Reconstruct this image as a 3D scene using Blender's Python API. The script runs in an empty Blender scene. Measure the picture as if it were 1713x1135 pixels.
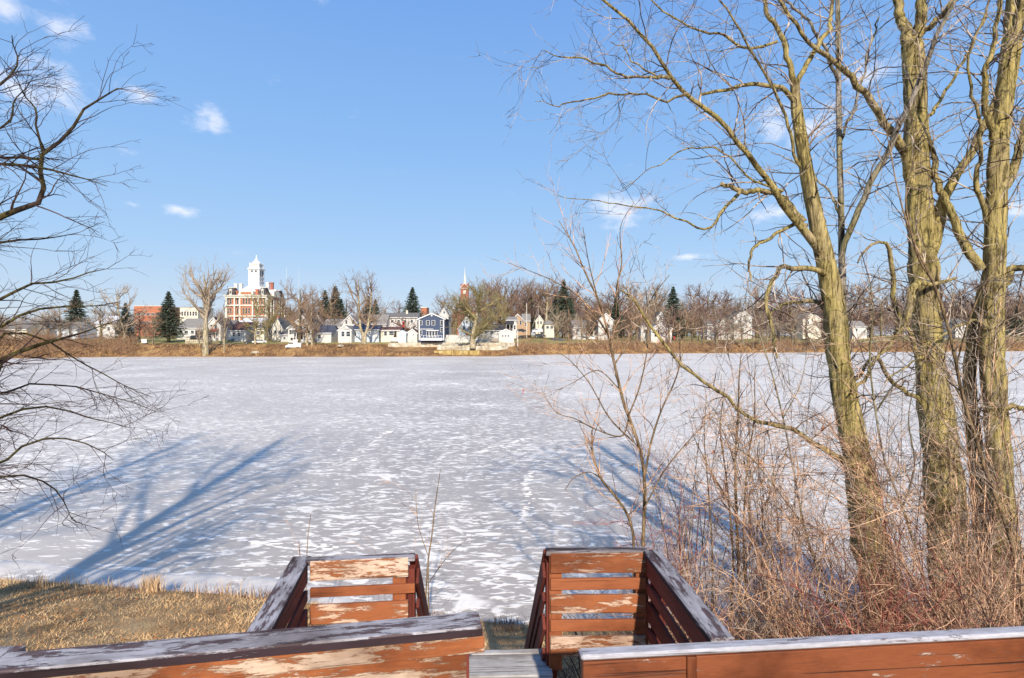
import bpy, math, random
import numpy as np
from mathutils import Vector, Matrix
R = math.radians
random.seed(7)
rng = np.random.default_rng(11)
scn = bpy.context.scene
COL = scn.collection
# ------------------------------------------------------------------ camera
F = 900.0; CX = 856.5; HY = 565.0; EYE = 6.0       # focal length in photo pixels, horizon row, eye height over the ice
cam = bpy.data.cameras.new('camera'); camo = bpy.data.objects.new('camera', cam); COL.objects.link(camo)
camo.location = (0, 0, EYE); camo.rotation_euler = (R(90), 0, 0)
cam.sensor_width = 36; cam.lens = F/1713*36; cam.shift_y = -2.5/1713
cam.clip_start = 0.05; cam.clip_end = 6000
cam.dof.use_dof = True; cam.dof.focus_distance = 14; cam.dof.aperture_fstop = 4.0
scn.camera = camo
# ------------------------------------------------------------------ light and sky
SUN_EL = R(31); LX, LY = -0.13, 1.0                # sunlight travels towards +Y and a little to -X
lv = Vector((LX, LY, -math.tan(SUN_EL)*math.hypot(LX, LY))).normalized()
sd = bpy.data.lights.new('sun', 'SUN'); so = bpy.data.objects.new('sun', sd); COL.objects.link(so)
sd.energy = 4.9; sd.angle = R(0.9); sd.color = (1.0, 0.90, 0.76)
so.rotation_euler = lv.to_track_quat('-Z', 'Y').to_euler()
w = bpy.data.worlds.new('World'); scn.world = w; w.use_nodes = True
wt = w.node_tree; wt.nodes.clear()
def WN(t, **k):
    n = wt.nodes.new(t)
    for a, b in k.items(): setattr(n, a, b)
    return n
sky = WN('ShaderNodeTexSky', sky_type='NISHITA', sun_disc=False)
sky.sun_elevation = SUN_EL; sky.sun_rotation = math.atan2(-LX, -LY); sky.altitude = 300
sky.air_density = 1.0; sky.dust_density = 0.35; sky.ozone_density = 2.2
def wmath(op, a, b=None, clamp=False):
    n = WN('ShaderNodeMath', operation=op, use_clamp=clamp)
    for i, v in enumerate((a, b)):
        if v is None: continue
        if isinstance(v, (int, float)): n.inputs[i].default_value = v
        else: wt.links.new(v, n.inputs[i])
    return n.outputs[0]
tc = WN('ShaderNodeTexCoord')
CLOUDS = [(12, 10, 40, 22), (92, 46, 42, 22), (88, 138, 62, 26), (30, 150, 50, 24), (240, 160, 36, 14), (356, 198, 36, 20), (222, 342, 22, 9), (293, 349, 28, 10),
          (1040, 342, 60, 32), (1300, 206, 40, 26), (1350, 215, 45, 24), (1300, 355, 42, 13), (1455, 120, 40, 20), (1700, 352, 50, 18), (1150,430,30,6)]
nz = WN('ShaderNodeTexNoise'); nz.inputs['Scale'].default_value = 17; nz.inputs['Detail'].default_value = 7; nz.inputs['Roughness'].default_value = .62
mp0 = WN('ShaderNodeMapping'); mp0.inputs['Scale'].default_value = (1, 1, 1.9)
wt.links.new(tc.outputs['Generated'], mp0.inputs['Vector']); wt.links.new(mp0.outputs[0], nz.inputs['Vector'])
acc = None
for cx_, cy_, rx_, rz_ in CLOUDS:
    d = Vector(((cx_-CX)/F, 1, (HY-cy_)/F)).normalized()
    m = WN('ShaderNodeMapping', vector_type='TEXTURE'); m.inputs['Location'].default_value = d
    sx = rx_/F*d.y*1.5; m.inputs['Rotation'].default_value = (0, 0, -math.atan2(d.x, d.y)); m.inputs['Scale'].default_value = (sx, 0.5, rz_/F*1.55)
    wt.links.new(tc.outputs['Generated'], m.inputs['Vector'])
    ln = WN('ShaderNodeVectorMath', operation='LENGTH'); wt.links.new(m.outputs[0], ln.inputs[0])
    g = wmath('SUBTRACT', 1.0, ln.outputs['Value'], True)
    acc = g if acc is None else wmath('MAXIMUM', acc, g)
cl = wmath('ADD', wmath('MULTIPLY', acc, .85), wmath('MULTIPLY', nz.outputs[0], 1.9))
clm = WN('ShaderNodeMapRange', interpolation_type='SMOOTHSTEP'); clm.inputs[1].default_value = 1.2; clm.inputs[2].default_value = 1.95; clm.inputs[4].default_value = .66
wt.links.new(cl, clm.inputs[0])
# real sky radiance with its yellow horizon pulled to the pale blue winter haze of the day
sxyz = WN('ShaderNodeSeparateXYZ'); wt.links.new(tc.outputs['Generated'], sxyz.inputs[0])
rp = WN('ShaderNodeValToRGB'); el_ = rp.color_ramp.elements
SKY = [(0.0, (.70, .76, .86)), (.05, (.58, .71, .89)), (.16, (.42, .65, .96)), (.32, (.30, .555, .97)), (.55, (.20, .43, .92)), (1.0, (.10, .24, .62))]
while len(el_) < len(SKY): el_.new(.5)
for e, (p, c) in zip(el_, SKY): e.position = p; e.color = (*c, 1)
wt.links.new(sxyz.outputs[2], rp.inputs[0])
vs_ = WN('ShaderNodeVectorMath', operation='SCALE'); vs_.inputs['Scale'].default_value = SKYGAIN = 6.5; wt.links.new(rp.outputs[0], vs_.inputs[0])
ml = WN('ShaderNodeMix', data_type='RGBA'); ml.inputs[0].default_value = .88
wt.links.new(sky.outputs[0], ml.inputs[6]); wt.links.new(vs_.outputs[0], ml.inputs[7])
mx = WN('ShaderNodeMix', data_type='RGBA'); wt.links.new(clm.outputs[0], mx.inputs[0]); wt.links.new(ml.outputs[2], mx.inputs[6])
mx.inputs[7].default_value = (7.6, 7.5, 8.1, 1)
bg = WN('ShaderNodeBackground'); bg.inputs[1].default_value = 0.12
wo = WN('ShaderNodeOutputWorld')
wt.links.new(mx.outputs[2], bg.inputs[0]); wt.links.new(bg.outputs[0], wo.inputs[0])
scn.view_settings.view_transform = 'Standard'; scn.view_settings.look = 'None'
scn.view_settings.exposure = 0.3; scn.view_settings.gamma = 1.0
# ------------------------------------------------------------------ helpers
def W(px, py, Y): return np.array([(px-CX)/F*Y, Y, EYE-(py-HY)/F*Y])
def tag(o, label=None, cat=None, group=None, kind=None):
    if label: o['label'] = label
    if cat: o['category'] = cat
    if group: o['group'] = group
    if kind: o['kind'] = kind
    return o
def empty(name, loc=(0, 0, 0), rz=0):
    o = bpy.data.objects.new(name, None); COL.objects.link(o); o.location = loc; o.rotation_euler[2] = rz; o.empty_display_size = .2
    return o
def link(name, me, mat=None, parent=None):
    o = bpy.data.objects.new(name, me); COL.objects.link(o)
    if mat: me.materials.append(mat)
    if parent: o.parent = parent
    return o
def raw_mesh(name, V, Fq, smooth=False):
    """V (n,3); Fq (m,k) all faces of k corners"""
    V = np.asarray(V, dtype=np.float32); Fq = np.asarray(Fq, dtype=np.int32)
    me = bpy.data.meshes.new(name)
    me.vertices.add(len(V)); me.vertices.foreach_set('co', V.ravel())
    m, k = Fq.shape
    me.loops.add(m*k); me.loops.foreach_set('vertex_index', Fq.ravel())
    me.polygons.add(m); me.polygons.foreach_set('loop_start', np.arange(m, dtype=np.int32)*k)
    me.polygons.foreach_set('loop_total', np.full(m, k, dtype=np.int32))
    if smooth: me.polygons.foreach_set('use_smooth', np.ones(m, dtype=bool))
    me.update(calc_edges=True)
    return me
class MB:
    def __init__(s): s.v = []; s.f = []; s.m = []
    def add(s, vs, fs, m=0):
        b = len(s.v); s.v += [tuple(v) for v in vs]; s.f += [tuple(i+b for i in f) for f in fs]; s.m += [m]*len(fs)
    def box(s, x0, x1, y0, y1, z0, z1, m=0):
        s.add([(x0,y0,z0),(x1,y0,z0),(x1,y1,z0),(x0,y1,z0),(x0,y0,z1),(x1,y0,z1),(x1,y1,z1),(x0,y1,z1)],
              [(3,2,1,0),(4,5,6,7),(0,1,5,4),(1,2,6,5),(2,3,7,6),(3,0,4,7)], m)
    def prism(s, poly, a, b, axis='y', m=0):
        """poly in the two other axes, extruded from a to b"""
        n = len(poly)
        def P(u, v, t): return (u, t, v) if axis == 'y' else ((t, u, v) if axis == 'x' else (u, v, t))
        vs = [P(u, v, a) for u, v in poly]+[P(u, v, b) for u, v in poly]
        fs = [tuple(range(n)), tuple(range(2*n-1, n-1, -1))]+[(i, i+n, (i+1) % n+n, (i+1) % n) for i in range(n)]
        s.add(vs, fs, m)
    def lathe(s, prof, cx=0, cy=0, n=16, m=0):
        vs = []; fs = []
        for r, z in prof:
            for k in range(n):
                a = 2*math.pi*k/n; vs.append((cx+r*math.cos(a), cy+r*math.sin(a), z))
        for i in range(len(prof)-1):
            for k in range(n):
                fs.append((i*n+k, i*n+(k+1) % n, (i+1)*n+(k+1) % n, (i+1)*n+k))
        fs.append(tuple(range(n-1, -1, -1))); fs.append(tuple((len(prof)-1)*n+k for k in range(n)))
        s.add(vs, fs, m)
    def build(s, name, mat, parent=None, bevel=0, smooth=False, loc=None):
        me = bpy.data.meshes.new(name); me.from_pydata(s.v, [], s.f); 
        import bmesh
        bm = bmesh.new(); bm.from_mesh(me); bmesh.ops.recalc_face_normals(bm, faces=bm.faces)
        if bevel: bmesh.ops.bevel(bm, geom=bm.edges[:], offset=bevel, segments=1, affect='EDGES', profile=.7)
        bm.to_mesh(me); bm.free()
        if smooth: me.polygons.foreach_set('use_smooth', np.ones(len(me.polygons), dtype=bool))
        o = link(name, me, mat, parent)
        if loc is not None: o.location = loc
        return o
# ------------------------------------------------------------------ materials
MATS = {}
def mat_new(name, rough=.8, spec=.3):
    m = bpy.data.materials.new(name); m.use_nodes = True
    b = m.node_tree.nodes['Principled BSDF']; b.inputs['Roughness'].default_value = rough
    b.inputs['Specular IOR Level'].default_value = spec
    MATS[name] = m
    return m, m.node_tree, b
def mk(nt, t, **k):
    n = nt.nodes.new(t)
    for a, b in k.items(): setattr(n, a, b)
    return n
def noise(nt, scale, detail=4, rough=.6, vscale=(1,1,1), rot=(0,0,0), dist=0, coord='Object', loc=(0,0,0)):
    tcn = mk(nt, 'ShaderNodeTexCoord'); mp = mk(nt, 'ShaderNodeMapping'); mp.inputs['Scale'].default_value = vscale; mp.inputs['Rotation'].default_value = rot; mp.inputs['Location'].default_value = loc
    n = mk(nt, 'ShaderNodeTexNoise'); n.inputs['Scale'].default_value = scale; n.inputs['Detail'].default_value = detail; n.inputs['Roughness'].default_value = rough
    n.inputs['Distortion'].default_value = dist
    nt.links.new(tcn.outputs[coord], mp.inputs[0]); nt.links.new(mp.outputs[0], n.inputs['Vector'])
    return n.outputs[0]
def ramp(nt, fac, stops, interp='LINEAR'):
    r = mk(nt, 'ShaderNodeValToRGB'); r.color_ramp.interpolation = interp
    el = r.color_ramp.elements
    while len(el) < len(stops): el.new(.5)
    for e, (p, c) in zip(el, stops): e.position = p; e.color = (*c, 1) if len(c) == 3 else c
    nt.links.new(fac, r.inputs[0]); return r.outputs[0]
def mixc(nt, fac, a, b, blend='MIX'):
    n = mk(nt, 'ShaderNodeMix', data_type='RGBA', blend_type=blend)
    for i, v in ((0, fac), (6, a), (7, b)):
        if isinstance(v, (int, float)): n.inputs[i].default_value = v
        elif isinstance(v, tuple): n.inputs[i].default_value = (*v, 1)
        else: nt.links.new(v, n.inputs[i])
    return n.outputs[2]
def mth(nt, op, a, b=0.0, clamp=False):
    n = mk(nt, 'ShaderNodeMath', operation=op, use_clamp=clamp)
    for i, v in enumerate((a, b)):
        if isinstance(v, (int, float)): n.inputs[i].default_value = v
        else: nt.links.new(v, n.inputs[i])
    return n.outputs[0]
def bump(nt, b, h, strength=.5, dist=.02):
    n = mk(nt, 'ShaderNodeBump'); n.inputs['Strength'].default_value = strength; n.inputs['Distance'].default_value = dist
    nt.links.new(h, n.inputs['Height']); nt.links.new(n.outputs[0], b.inputs['Normal'])
def simple(name, col, rough=.8, var=.25, scale=3, spec=.3, vs=(1,1,1)):
    m, nt, b = mat_new(name, rough, spec)
    n = noise(nt, scale, 5, .65, vs)
    lo = tuple(c*(1-var) for c in col); hi = tuple(min(1, c*(1+var)) for c in col)
    nt.links.new(ramp(nt, n, [(.3, lo), (.7, hi)]), b.inputs['Base Color'])
    return m
def bark(name, dark, mid, moss, mossamt=.5, scale=1.0):
    m, nt, b = mat_new(name, .95, .15)
    n1 = noise(nt, 12*scale, 7, .74, (1, 1, .13), dist=.9)
    n2 = noise(nt, 1.6, 4, .6, (1, 1, .5))
    base = ramp(nt, n1, [(.4, dark), (.52, mid), (.68, tuple(min(1, c*1.35) for c in mid))])
    mo = ramp(nt, n2, [(.5-.35*mossamt, (0,0,0)), (.62-.1*mossamt, (1,1,1))])
    mossc = ramp(nt, n1, [(.38, tuple(c*.12 for c in moss)), (.55, moss)])
    f = mth(nt, 'MULTIPLY', mo, .85)
    shade_blot = ramp(nt, noise(nt, 3.4, 6, .72, (1, 1, .45), loc=(7, 3, 1)), [(.35, (.3,.27,.26)), (.45, (.95,.92,.88)), (.6, (1.25,1.22,1.12))])  # large blotches; their dark tones put black trunk shading into the bark colour
    nt.links.new(mixc(nt, 1.0, mixc(nt, f, base, mossc), shade_blot, 'MULTIPLY'), b.inputs['Base Color'])
    bump(nt, b, n1, 1.0, .09)
    return m
def twig(name, dark, light, t0=.4, t1=.6):
    m, nt, b = mat_new(name, .8, .25); n = noise(nt, 3.2, 4, .7)
    nt.links.new(ramp(nt, n, [(t0, dark), ((t0+t1)/2, tuple((a+c)/2 for a, c in zip(dark, light))), (t1, light)]), b.inputs['Base Color'])
bark('bark_moss', (.015,.011,.008), (.36,.285,.2), (.56,.46,.17), .62, 1.3)
bark('bark_grey', (.13,.11,.09), (.42,.38,.34), (.3,.27,.12), .2)
bark('bark_dark', (.02,.014,.012), (.075,.055,.045), (.15,.13,.04), .25)
bark('bark_pale', (.16,.13,.1), (.42,.36,.28), (.4,.36,.2), .2, .35)
bark('bark_far', (.08,.06,.05), (.2,.16,.12), (.22,.2,.1), .3, .3)
bark('bark_sapling', (.16,.1,.06), (.46,.33,.21), (.3,.22,.12), .3, 1.5)
twig('twig_grey', (.05,.03,.022), (.66,.53,.41), .44, .62)
twig('twig_tan', (.09,.04,.025), (.80,.50,.31), .41, .57)
twig('twig_red', (.12,.03,.025), (.56,.19,.14), .42, .62)
twig('twig_dark', (.025,.015,.015), (.10,.06,.052))
simple('twig_far', (.26,.175,.115), .9, .3, .4)
simple('twig_far_purple', (.21,.13,.105), .9, .3, .4)
simple('twig_willow', (.27,.22,.1), .9, .3, .4)
simple('twig_pale', (.36,.28,.2), .9, .3, .4)
simple('needle', (.085,.11,.075), .8, .45, 1.2)
simple('dead_leaf', (.5,.15,.04), .7, .4, 8)
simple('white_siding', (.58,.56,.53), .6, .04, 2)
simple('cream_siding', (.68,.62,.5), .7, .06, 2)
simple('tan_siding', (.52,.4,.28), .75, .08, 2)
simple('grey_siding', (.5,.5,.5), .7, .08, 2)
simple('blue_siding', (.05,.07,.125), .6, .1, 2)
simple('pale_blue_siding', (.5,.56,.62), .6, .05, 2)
simple('white_trim', (.72,.71,.70), .5, .03, 2)
simple('roof_grey', (.16,.15,.14), .9, .25, 1.5)
simple('roof_light', (.24,.22,.2), .9, .2, 1.5)
simple('roof_dark', (.05,.045,.05), .85, .3, 1.5)
simple('roof_brown', (.13,.065,.05), .9, .25, 1.5)
simple('roof_red', (.24,.075,.05), .9, .25, 1.5)
simple('roof_slate_blue', (.07,.075,.1), .7, .25, 1.5)
simple('metal_roof', (.66,.67,.7), .45, .08, .6)
simple('stone_trim', (.68,.64,.56), .8, .1, 1.5)
simple('concrete_wall', (.5,.46,.36), .9, .3, .7, vs=(1,1,.5))
simple('asphalt', (.17,.165,.165), .9, .2, .6)
simple('black_rubber', (.02,.02,.02), .8, .1)
simple('car_white', (.8,.8,.8), .25, .02, spec=.5)
simple('car_dark', (.04,.045,.05), .25, .05, spec=.5)
simple('car_silver', (.4,.41,.43), .3, .05, spec=.5)
simple('red_paint', (.45,.04,.03), .5, .1)
simple('pole_wood', (.33,.27,.22), .9, .2, 2, vs=(1,1,.1))
simple('door_porch_shade', (.05,.035,.03), .8, .3)  # dark doors, and the shade inside porches painted as a dark panel
simple('curtain', (.25,.2,.16), .8, .4, 1)
m, nt, b = mat_new('glass', .12, .6); b.inputs['Base Color'].default_value = (.03, .035, .045, 1)
def brick(name, c1, c2, mortar, sc):
    m, nt, b = mat_new(name, .9, .2)
    t = mk(nt, 'ShaderNodeTexCoord'); br = mk(nt, 'ShaderNodeTexBrick'); br.inputs['Scale'].default_value = sc
    br.inputs['Color1'].default_value = (*c1, 1); br.inputs['Color2'].default_value = (*c2, 1); br.inputs['Mortar'].default_value = (*mortar, 1); br.inputs['Mortar Size'].default_value = .01
    mp = mk(nt, 'ShaderNodeMapping'); mp.inputs['Rotation'].default_value = (R(90), 0, 0)
    nt.links.new(t.outputs['Object'], mp.inputs[0]); nt.links.new(mp.outputs[0], br.inputs['Vector'])
    n = noise(nt, .5, 4, .6)
    nt.links.new(mixc(nt, mth(nt, 'MULTIPLY', n, .35), br.outputs[0], tuple(c*.6 for c in c1)), b.inputs['Base Color'])
brick('brick_orange', (.5,.17,.085), (.42,.13,.07), (.5,.42,.35), 2.2)
brick('brick_red', (.42,.12,.07), (.34,.09,.06), (.4,.33,.3), 2.2)
brick('brick_tan', (.48,.32,.2), (.4,.26,.16), (.45,.4,.33), 2.2)
# siding lap lines for the pale house walls
for nm in ('white_siding', 'cream_siding', 'blue_siding', 'pale_blue_siding', 'grey_siding', 'tan_siding'):
    m = MATS[nm]; nt = m.node_tree; b = nt.nodes['Principled BSDF']
    t = mk(nt, 'ShaderNodeTexCoord'); wv = mk(nt, 'ShaderNodeTexWave', bands_direction='Z', wave_profile='SAW'); wv.inputs['Scale'].default_value = 1.6
    nt.links.new(t.outputs['Object'], wv.inputs['Vector']); bump(nt, b, wv.outputs[1], .35, .03)
# peeling stain on boards; local X runs along the board
def peel(name, paint, bare, amt, rough=.75, seed=0, fine=1.0, grey=(.5,.47,.45)):
    m, nt, b = mat_new(name, rough, .25)
    oi = mk(nt, 'ShaderNodeObjectInfo')
    tcn = mk(nt, 'ShaderNodeTexCoord'); ad = mk(nt, 'ShaderNodeVectorMath', operation='ADD')
    sc = mk(nt, 'ShaderNodeVectorMath', operation='SCALE'); sc.inputs[0].default_value = (31, 17, 23); nt.links.new(oi.outputs['Random'], sc.inputs['Scale'])
    nt.links.new(tcn.outputs['Object'], ad.inputs[0]); nt.links.new(sc.outputs[0], ad.inputs[1])
    def nn(scale, vs, det=8, ro=.72, di=0):
        mp = mk(nt, 'ShaderNodeMapping'); mp.inputs['Scale'].default_value = vs
        n = mk(nt, 'ShaderNodeTexNoise'); n.inputs['Scale'].default_value = scale; n.inputs['Detail'].default_value = det; n.inputs['Roughness'].default_value = ro; n.inputs['Distortion'].default_value = di
        nt.links.new(ad.outputs[0], mp.inputs[0]); nt.links.new(mp.outputs[0], n.inputs['Vector']); return n.outputs[0]
    big = nn(1.6*fine, (1.15, 7, 7), 9, .76, .3); grain = nn(20, (.5, 9, 9), 5, .6); mid = nn(6, (1, 3, 3))
    pc = ramp(nt, grain, [(.3, tuple(c*.72 for c in paint)), (.7, paint)])
    crack = ramp(nt, nn(2.2, (.35, 26, 26), 3, .5), [(.3, (1,1,1)), (.36, (0,0,0))])
    bc = ramp(nt, grain, [(.3, tuple(c*.62 for c in bare)), (.65, bare)])
    bc = mixc(nt, ramp(nt, mid, [(.45, (0,0,0)), (.7, (.7,.7,.7))]), bc, grey)
    th = 1-amt
    f = ramp(nt, big, [(th-.015, (0,0,0)), (th+.02, (1,1,1))])
    stain = ramp(nt, nn(1.1, (1, 2, 2), 5, .6), [(.38, (.5,.45,.42)), (.55, (1,1,1))])
    fc = mixc(nt, 1.0, mixc(nt, f, pc, bc), stain, 'MULTIPLY'); fc = mixc(nt, mth(nt, 'MULTIPLY', crack, .85), fc, tuple(c*.12 for c in paint))
    nt.links.new(fc, b.inputs['Base Color'])
    hh = mth(nt, 'ADD', mth(nt, 'MULTIPLY', f, -.6), mth(nt, 'MULTIPLY', grain, .3)); hh = mth(nt, 'ADD', hh, mth(nt, 'MULTIPLY', crack, -1.0)); bump(nt, b, hh, .7, .006)
    return m
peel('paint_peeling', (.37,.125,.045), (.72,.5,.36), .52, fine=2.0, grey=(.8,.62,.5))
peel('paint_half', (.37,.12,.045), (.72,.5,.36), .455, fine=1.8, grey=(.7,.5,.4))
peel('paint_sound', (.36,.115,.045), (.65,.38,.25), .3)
peel('paint_shaded', (.2,.045,.03), (.36,.2,.14), .3)  # darker copy of the stain; shade on side faces and posts put into its colour
peel('paint_brown', (.25,.075,.028), (.55,.4,.3), .37, rough=.5, fine=.8)
peel('cap_weathered', (.13,.085,.085), (.40,.37,.38), .53, fine=1.5, grey=(.60,.58,.60))
peel('board_bare', (.38,.12,.04), (.66,.47,.33), .5, fine=1.1, grey=(.62,.5,.4))
peel('cap_edge_dark', (.045,.025,.03), (.2,.15,.15), .38, fine=1.5, grey=(.3,.28,.29))
simple('snow_crust', (.62,.575,.53), .75, .1, 5)
peel('cap_frost', (.22,.16,.16), (.44,.42,.44), .6, fine=1.5, grey=(.58,.57,.6))
peel('plank_grey', (.27,.23,.2), (.52,.49,.46), .6, grey=(.6,.58,.56))
# ------------------------------------------------------------------ tubes and growth (all vectorised)
def unit(a): return a/np.maximum(np.linalg.norm(a, axis=-1, keepdims=True), 1e-9)
def tubes(P, Rr, S):
    """P (N,K,3), Rr (N,K) -> verts, quads"""
    N, K, _ = P.shape
    T = unit(np.gradient(P, axis=1))
    ch = unit(P[:, -1]-P[:, 0]); ax = np.argmin(np.abs(ch), axis=1); ref = np.eye(3)[ax]
    U = unit(np.cross(T, ref[:, None, :])); V = np.cross(T, U)
    a = np.arange(S)*2*np.pi/S
    pts = P[:, :, None, :]+Rr[:, :, None, None]*(U[:, :, None, :]*np.cos(a)[None, None, :, None]+V[:, :, None, :]*np.sin(a)[None, None, :, None])
    idx = np.arange(N*K*S).reshape(N, K, S)
    q = np.stack([idx[:, :-1], np.roll(idx[:, :-1], -1, 2), np.roll(idx[:, 1:], -1, 2), idx[:, 1:]], -1).reshape(-1, 4)
    return pts.reshape(-1, 3), q
def tube_mesh(name, batches):
    Vs = []; Qs = []; o = 0
    for P, Rr, S in batches:
        if len(P) == 0: continue
        v, q = tubes(P, Rr, S); Vs.append(v); Qs.append(q+o); o += len(v)
    return raw_mesh(name, np.concatenate(Vs), np.concatenate(Qs), True)
def resample(pts, rad, K):
    pts = np.asarray(pts, float); rad = np.asarray(rad, float)
    n = len(pts); seg = np.linalg.norm(np.diff(pts, axis=0), axis=1); t = np.r_[0, np.cumsum(seg)]; t /= t[-1]
    tt = np.linspace(0, 1, K); out = np.zeros((K, 3))
    if n > 2:       # Catmull-Rom through the points
        ext = np.vstack([2*pts[0]-pts[1], pts, 2*pts[-1]-pts[-2]])
        i = np.clip(np.searchsorted(t, tt, 'right')-1, 0, n-2); u = ((tt-t[i])/(t[i+1]-t[i]))[:, None]
        p0, p1, p2, p3 = ext[i], ext[i+1], ext[i+2], ext[i+3]
        out = .5*((2*p1)+(-p0+p2)*u+(2*p0-5*p1+4*p2-p3)*u**2+(-p0+3*p1-3*p2+p3)*u**3)
    else: out = pts[0]+(pts[1]-pts[0])*tt[:, None]
    return out, np.interp(tt, t, rad)
def spawn(P, Rr, per_m, lenr, K, ang=(35, 70), rs=.5, rmax=9, rmin=.002, tr=(.12, 1), wig=.25, trop=(0, 0, .1), tip=.25, abslen=None, g=None):
    """children grown from every polyline of a batch"""
    g = g or rng
    N, Kp, _ = P.shape
    L = np.linalg.norm(np.diff(P, axis=1), axis=2).sum(1)
    cnt = g.poisson(L*per_m) if per_m > 0 else np.full(N, int(-per_m))
    i = np.repeat(np.arange(N), cnt); M = len(i)
    if M == 0: return np.zeros((0, K, 3)), np.zeros((0, K))
    t = g.uniform(tr[0], tr[1], M)*(Kp-1); j = np.clip(t.astype(int), 0, Kp-2); u = (t-j)[:, None]
    pos = P[i, j]*(1-u)+P[i, j+1]*u; tan = unit(P[i, j+1]-P[i, j]); r = Rr[i, j]*(1-u[:, 0])+Rr[i, j+1]*u[:, 0]
    perp = unit(np.cross(tan, g.normal(size=(M, 3))))
    a = np.radians(g.uniform(ang[0], ang[1], M))[:, None]
    d = unit(tan*np.cos(a)+perp*np.sin(a))
    ln = (L[i]*g.uniform(lenr[0], lenr[1], M)*(1.15-.6*t/(Kp-1))) if abslen is None else g.uniform(abslen[0], abslen[1], M)
    rr0 = np.clip(np.minimum(r*rs, rmax), rmin, None)
    out = np.zeros((M, K, 3)); out[:, 0] = pos; step = (ln/(K-1))[:, None]; tv = np.array(trop)[None]
    for k in range(1, K):
        d = unit(d+g.normal(size=(M, 3))*wig+tv); out[:, k] = out[:, k-1]+d*step
    rad = rr0[:, None]*np.linspace(1, tip, K)[None]
    return out, rad
# ------------------------------------------------------------------ terrain
def near_shore(x): return np.interp(x, [-60,-20,-12,-6,-2,0,3,7,12,25,60], [17,14.5,13.2,12.4,11.6,11.2,11.0,11.2,11.6,13,15])
def near_z(x, y):
    s = near_shore(x)-y
    return np.interp(s, [-6,-1.2,0,.5,1.5,4,8,14,60], [-.7,-.5,-.03,.3,.55,1.0,1.9,2.7,3.0])
DPX = [-3000,-800,0,200,650,720,830,900,1100,1400,1700,2600,4500]; DD = [110,130,152,167,168,171,172,186,202,217,236,262,300]
def far_s(px):
    px = np.asarray(px, float); return np.interp(px, DPX, DD)+.55*np.sin(px*.11)+.4*np.sin(px*.043+1)+.3*np.sin(px*.31+2)
def far_z(px, Y):
    s = Y-far_s(px)
    a = np.interp(s, [-8,-1,0,1,4,9,15,30,60,200,600,3000], [-2,-.4,0,.35,1.7,3.3,4.1,4.9,5.6,6.2,9,20])
    b = np.interp(s, [-8,-1,0,1,3.9,4.1,7.9,8.1,11.5,12.0,30,60,200,600,3000], [-2,-.4,.1,.3,.35,1.6,1.8,3.0,3.2,4.1,4.9,5.6,6.2,9,20])
    k = np.clip(np.minimum((px-640)/12, (868-px)/12), 0, 1)
    k2 = np.clip(np.minimum((px-735)/12, (845-px)/12), 0, 1)
    c = np.interp(s, [-8,-1,0,1,5,11.5,12.0,30,60,200,600,3000], [-2,-.4,0,.35,1.5,2.9,4.1,4.9,5.6,6.2,9,20])
    return (a*(1-k)+c*k)*(1-k2)+b*k2
def ground_at(px, Y): return float(far_z(np.array(px, float), np.array(Y, float)))
def grid_mesh(name, X, Y, Z, mat):
    n, m = X.shape; V = np.stack([X, Y, Z], -1).reshape(-1, 3); i = np.arange(n*m).reshape(n, m)
    q = np.stack([i[:-1, :-1], i[1:, :-1], i[1:, 1:], i[:-1, 1:]], -1).reshape(-1, 4)
    return link(name, raw_mesh(name, V, q, True), mat)
def vnoise(x, y, seed=0):
    v = 0
    r = np.random.default_rng(seed)
    for k in range(7):
        f = .25*1.9**k; a = r.uniform(0, 6.28); ph = r.uniform(0, 6.28, 2)
        v = v+np.sin((x*np.cos(a)+y*np.sin(a))*f+ph[0])*np.sin((-x*np.sin(a)+y*np.cos(a))*f*1.1+ph[1])/1.5**k
    return v
# near bank
xs = np.unique(np.r_[np.linspace(-60, -16, 30), np.linspace(-16, 14, 200), np.linspace(14, 60, 30)])
us = np.unique(np.r_[np.linspace(-6, 6, 70), np.linspace(6, 90, 40)])
Xg, Ug = np.meshgrid(xs, us, indexing='ij'); Yg = near_shore(Xg)-Ug
Zg = near_z(Xg, Yg)+vnoise(Xg*2.2, Yg*2.2, 3)*.03*np.clip(Ug/1.5, 0, 1)
m, nt, b = mat_new('dry_lawn', .95, .1)
n1 = noise(nt, 1.1, 6, .7); n2 = noise(nt, 30, 4, .7, (1, 1, 1)); n3 = noise(nt, .45, 3, .5, loc=(4, 2, 0))
c1 = ramp(nt, n1, [(.38, (.12,.07,.04)), (.5, (.5,.31,.15)), (.6, (.7,.48,.25))])
c2 = ramp(nt, n2, [(.35, (.12,.075,.04)), (.6, (.6,.4,.2))])
c3 = mixc(nt, ramp(nt, n3, [(.5, (0,0,0)), (.7, (.6,.6,.6))]), mixc(nt, .5, c1, c2), (.17,.11,.055))
nt.links.new(c3, b.inputs['Base Color']); bump(nt, b, n2, 1, .03)
tag(grid_mesh('near_bank', Xg, Yg, Zg, m), kind='structure')
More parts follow.
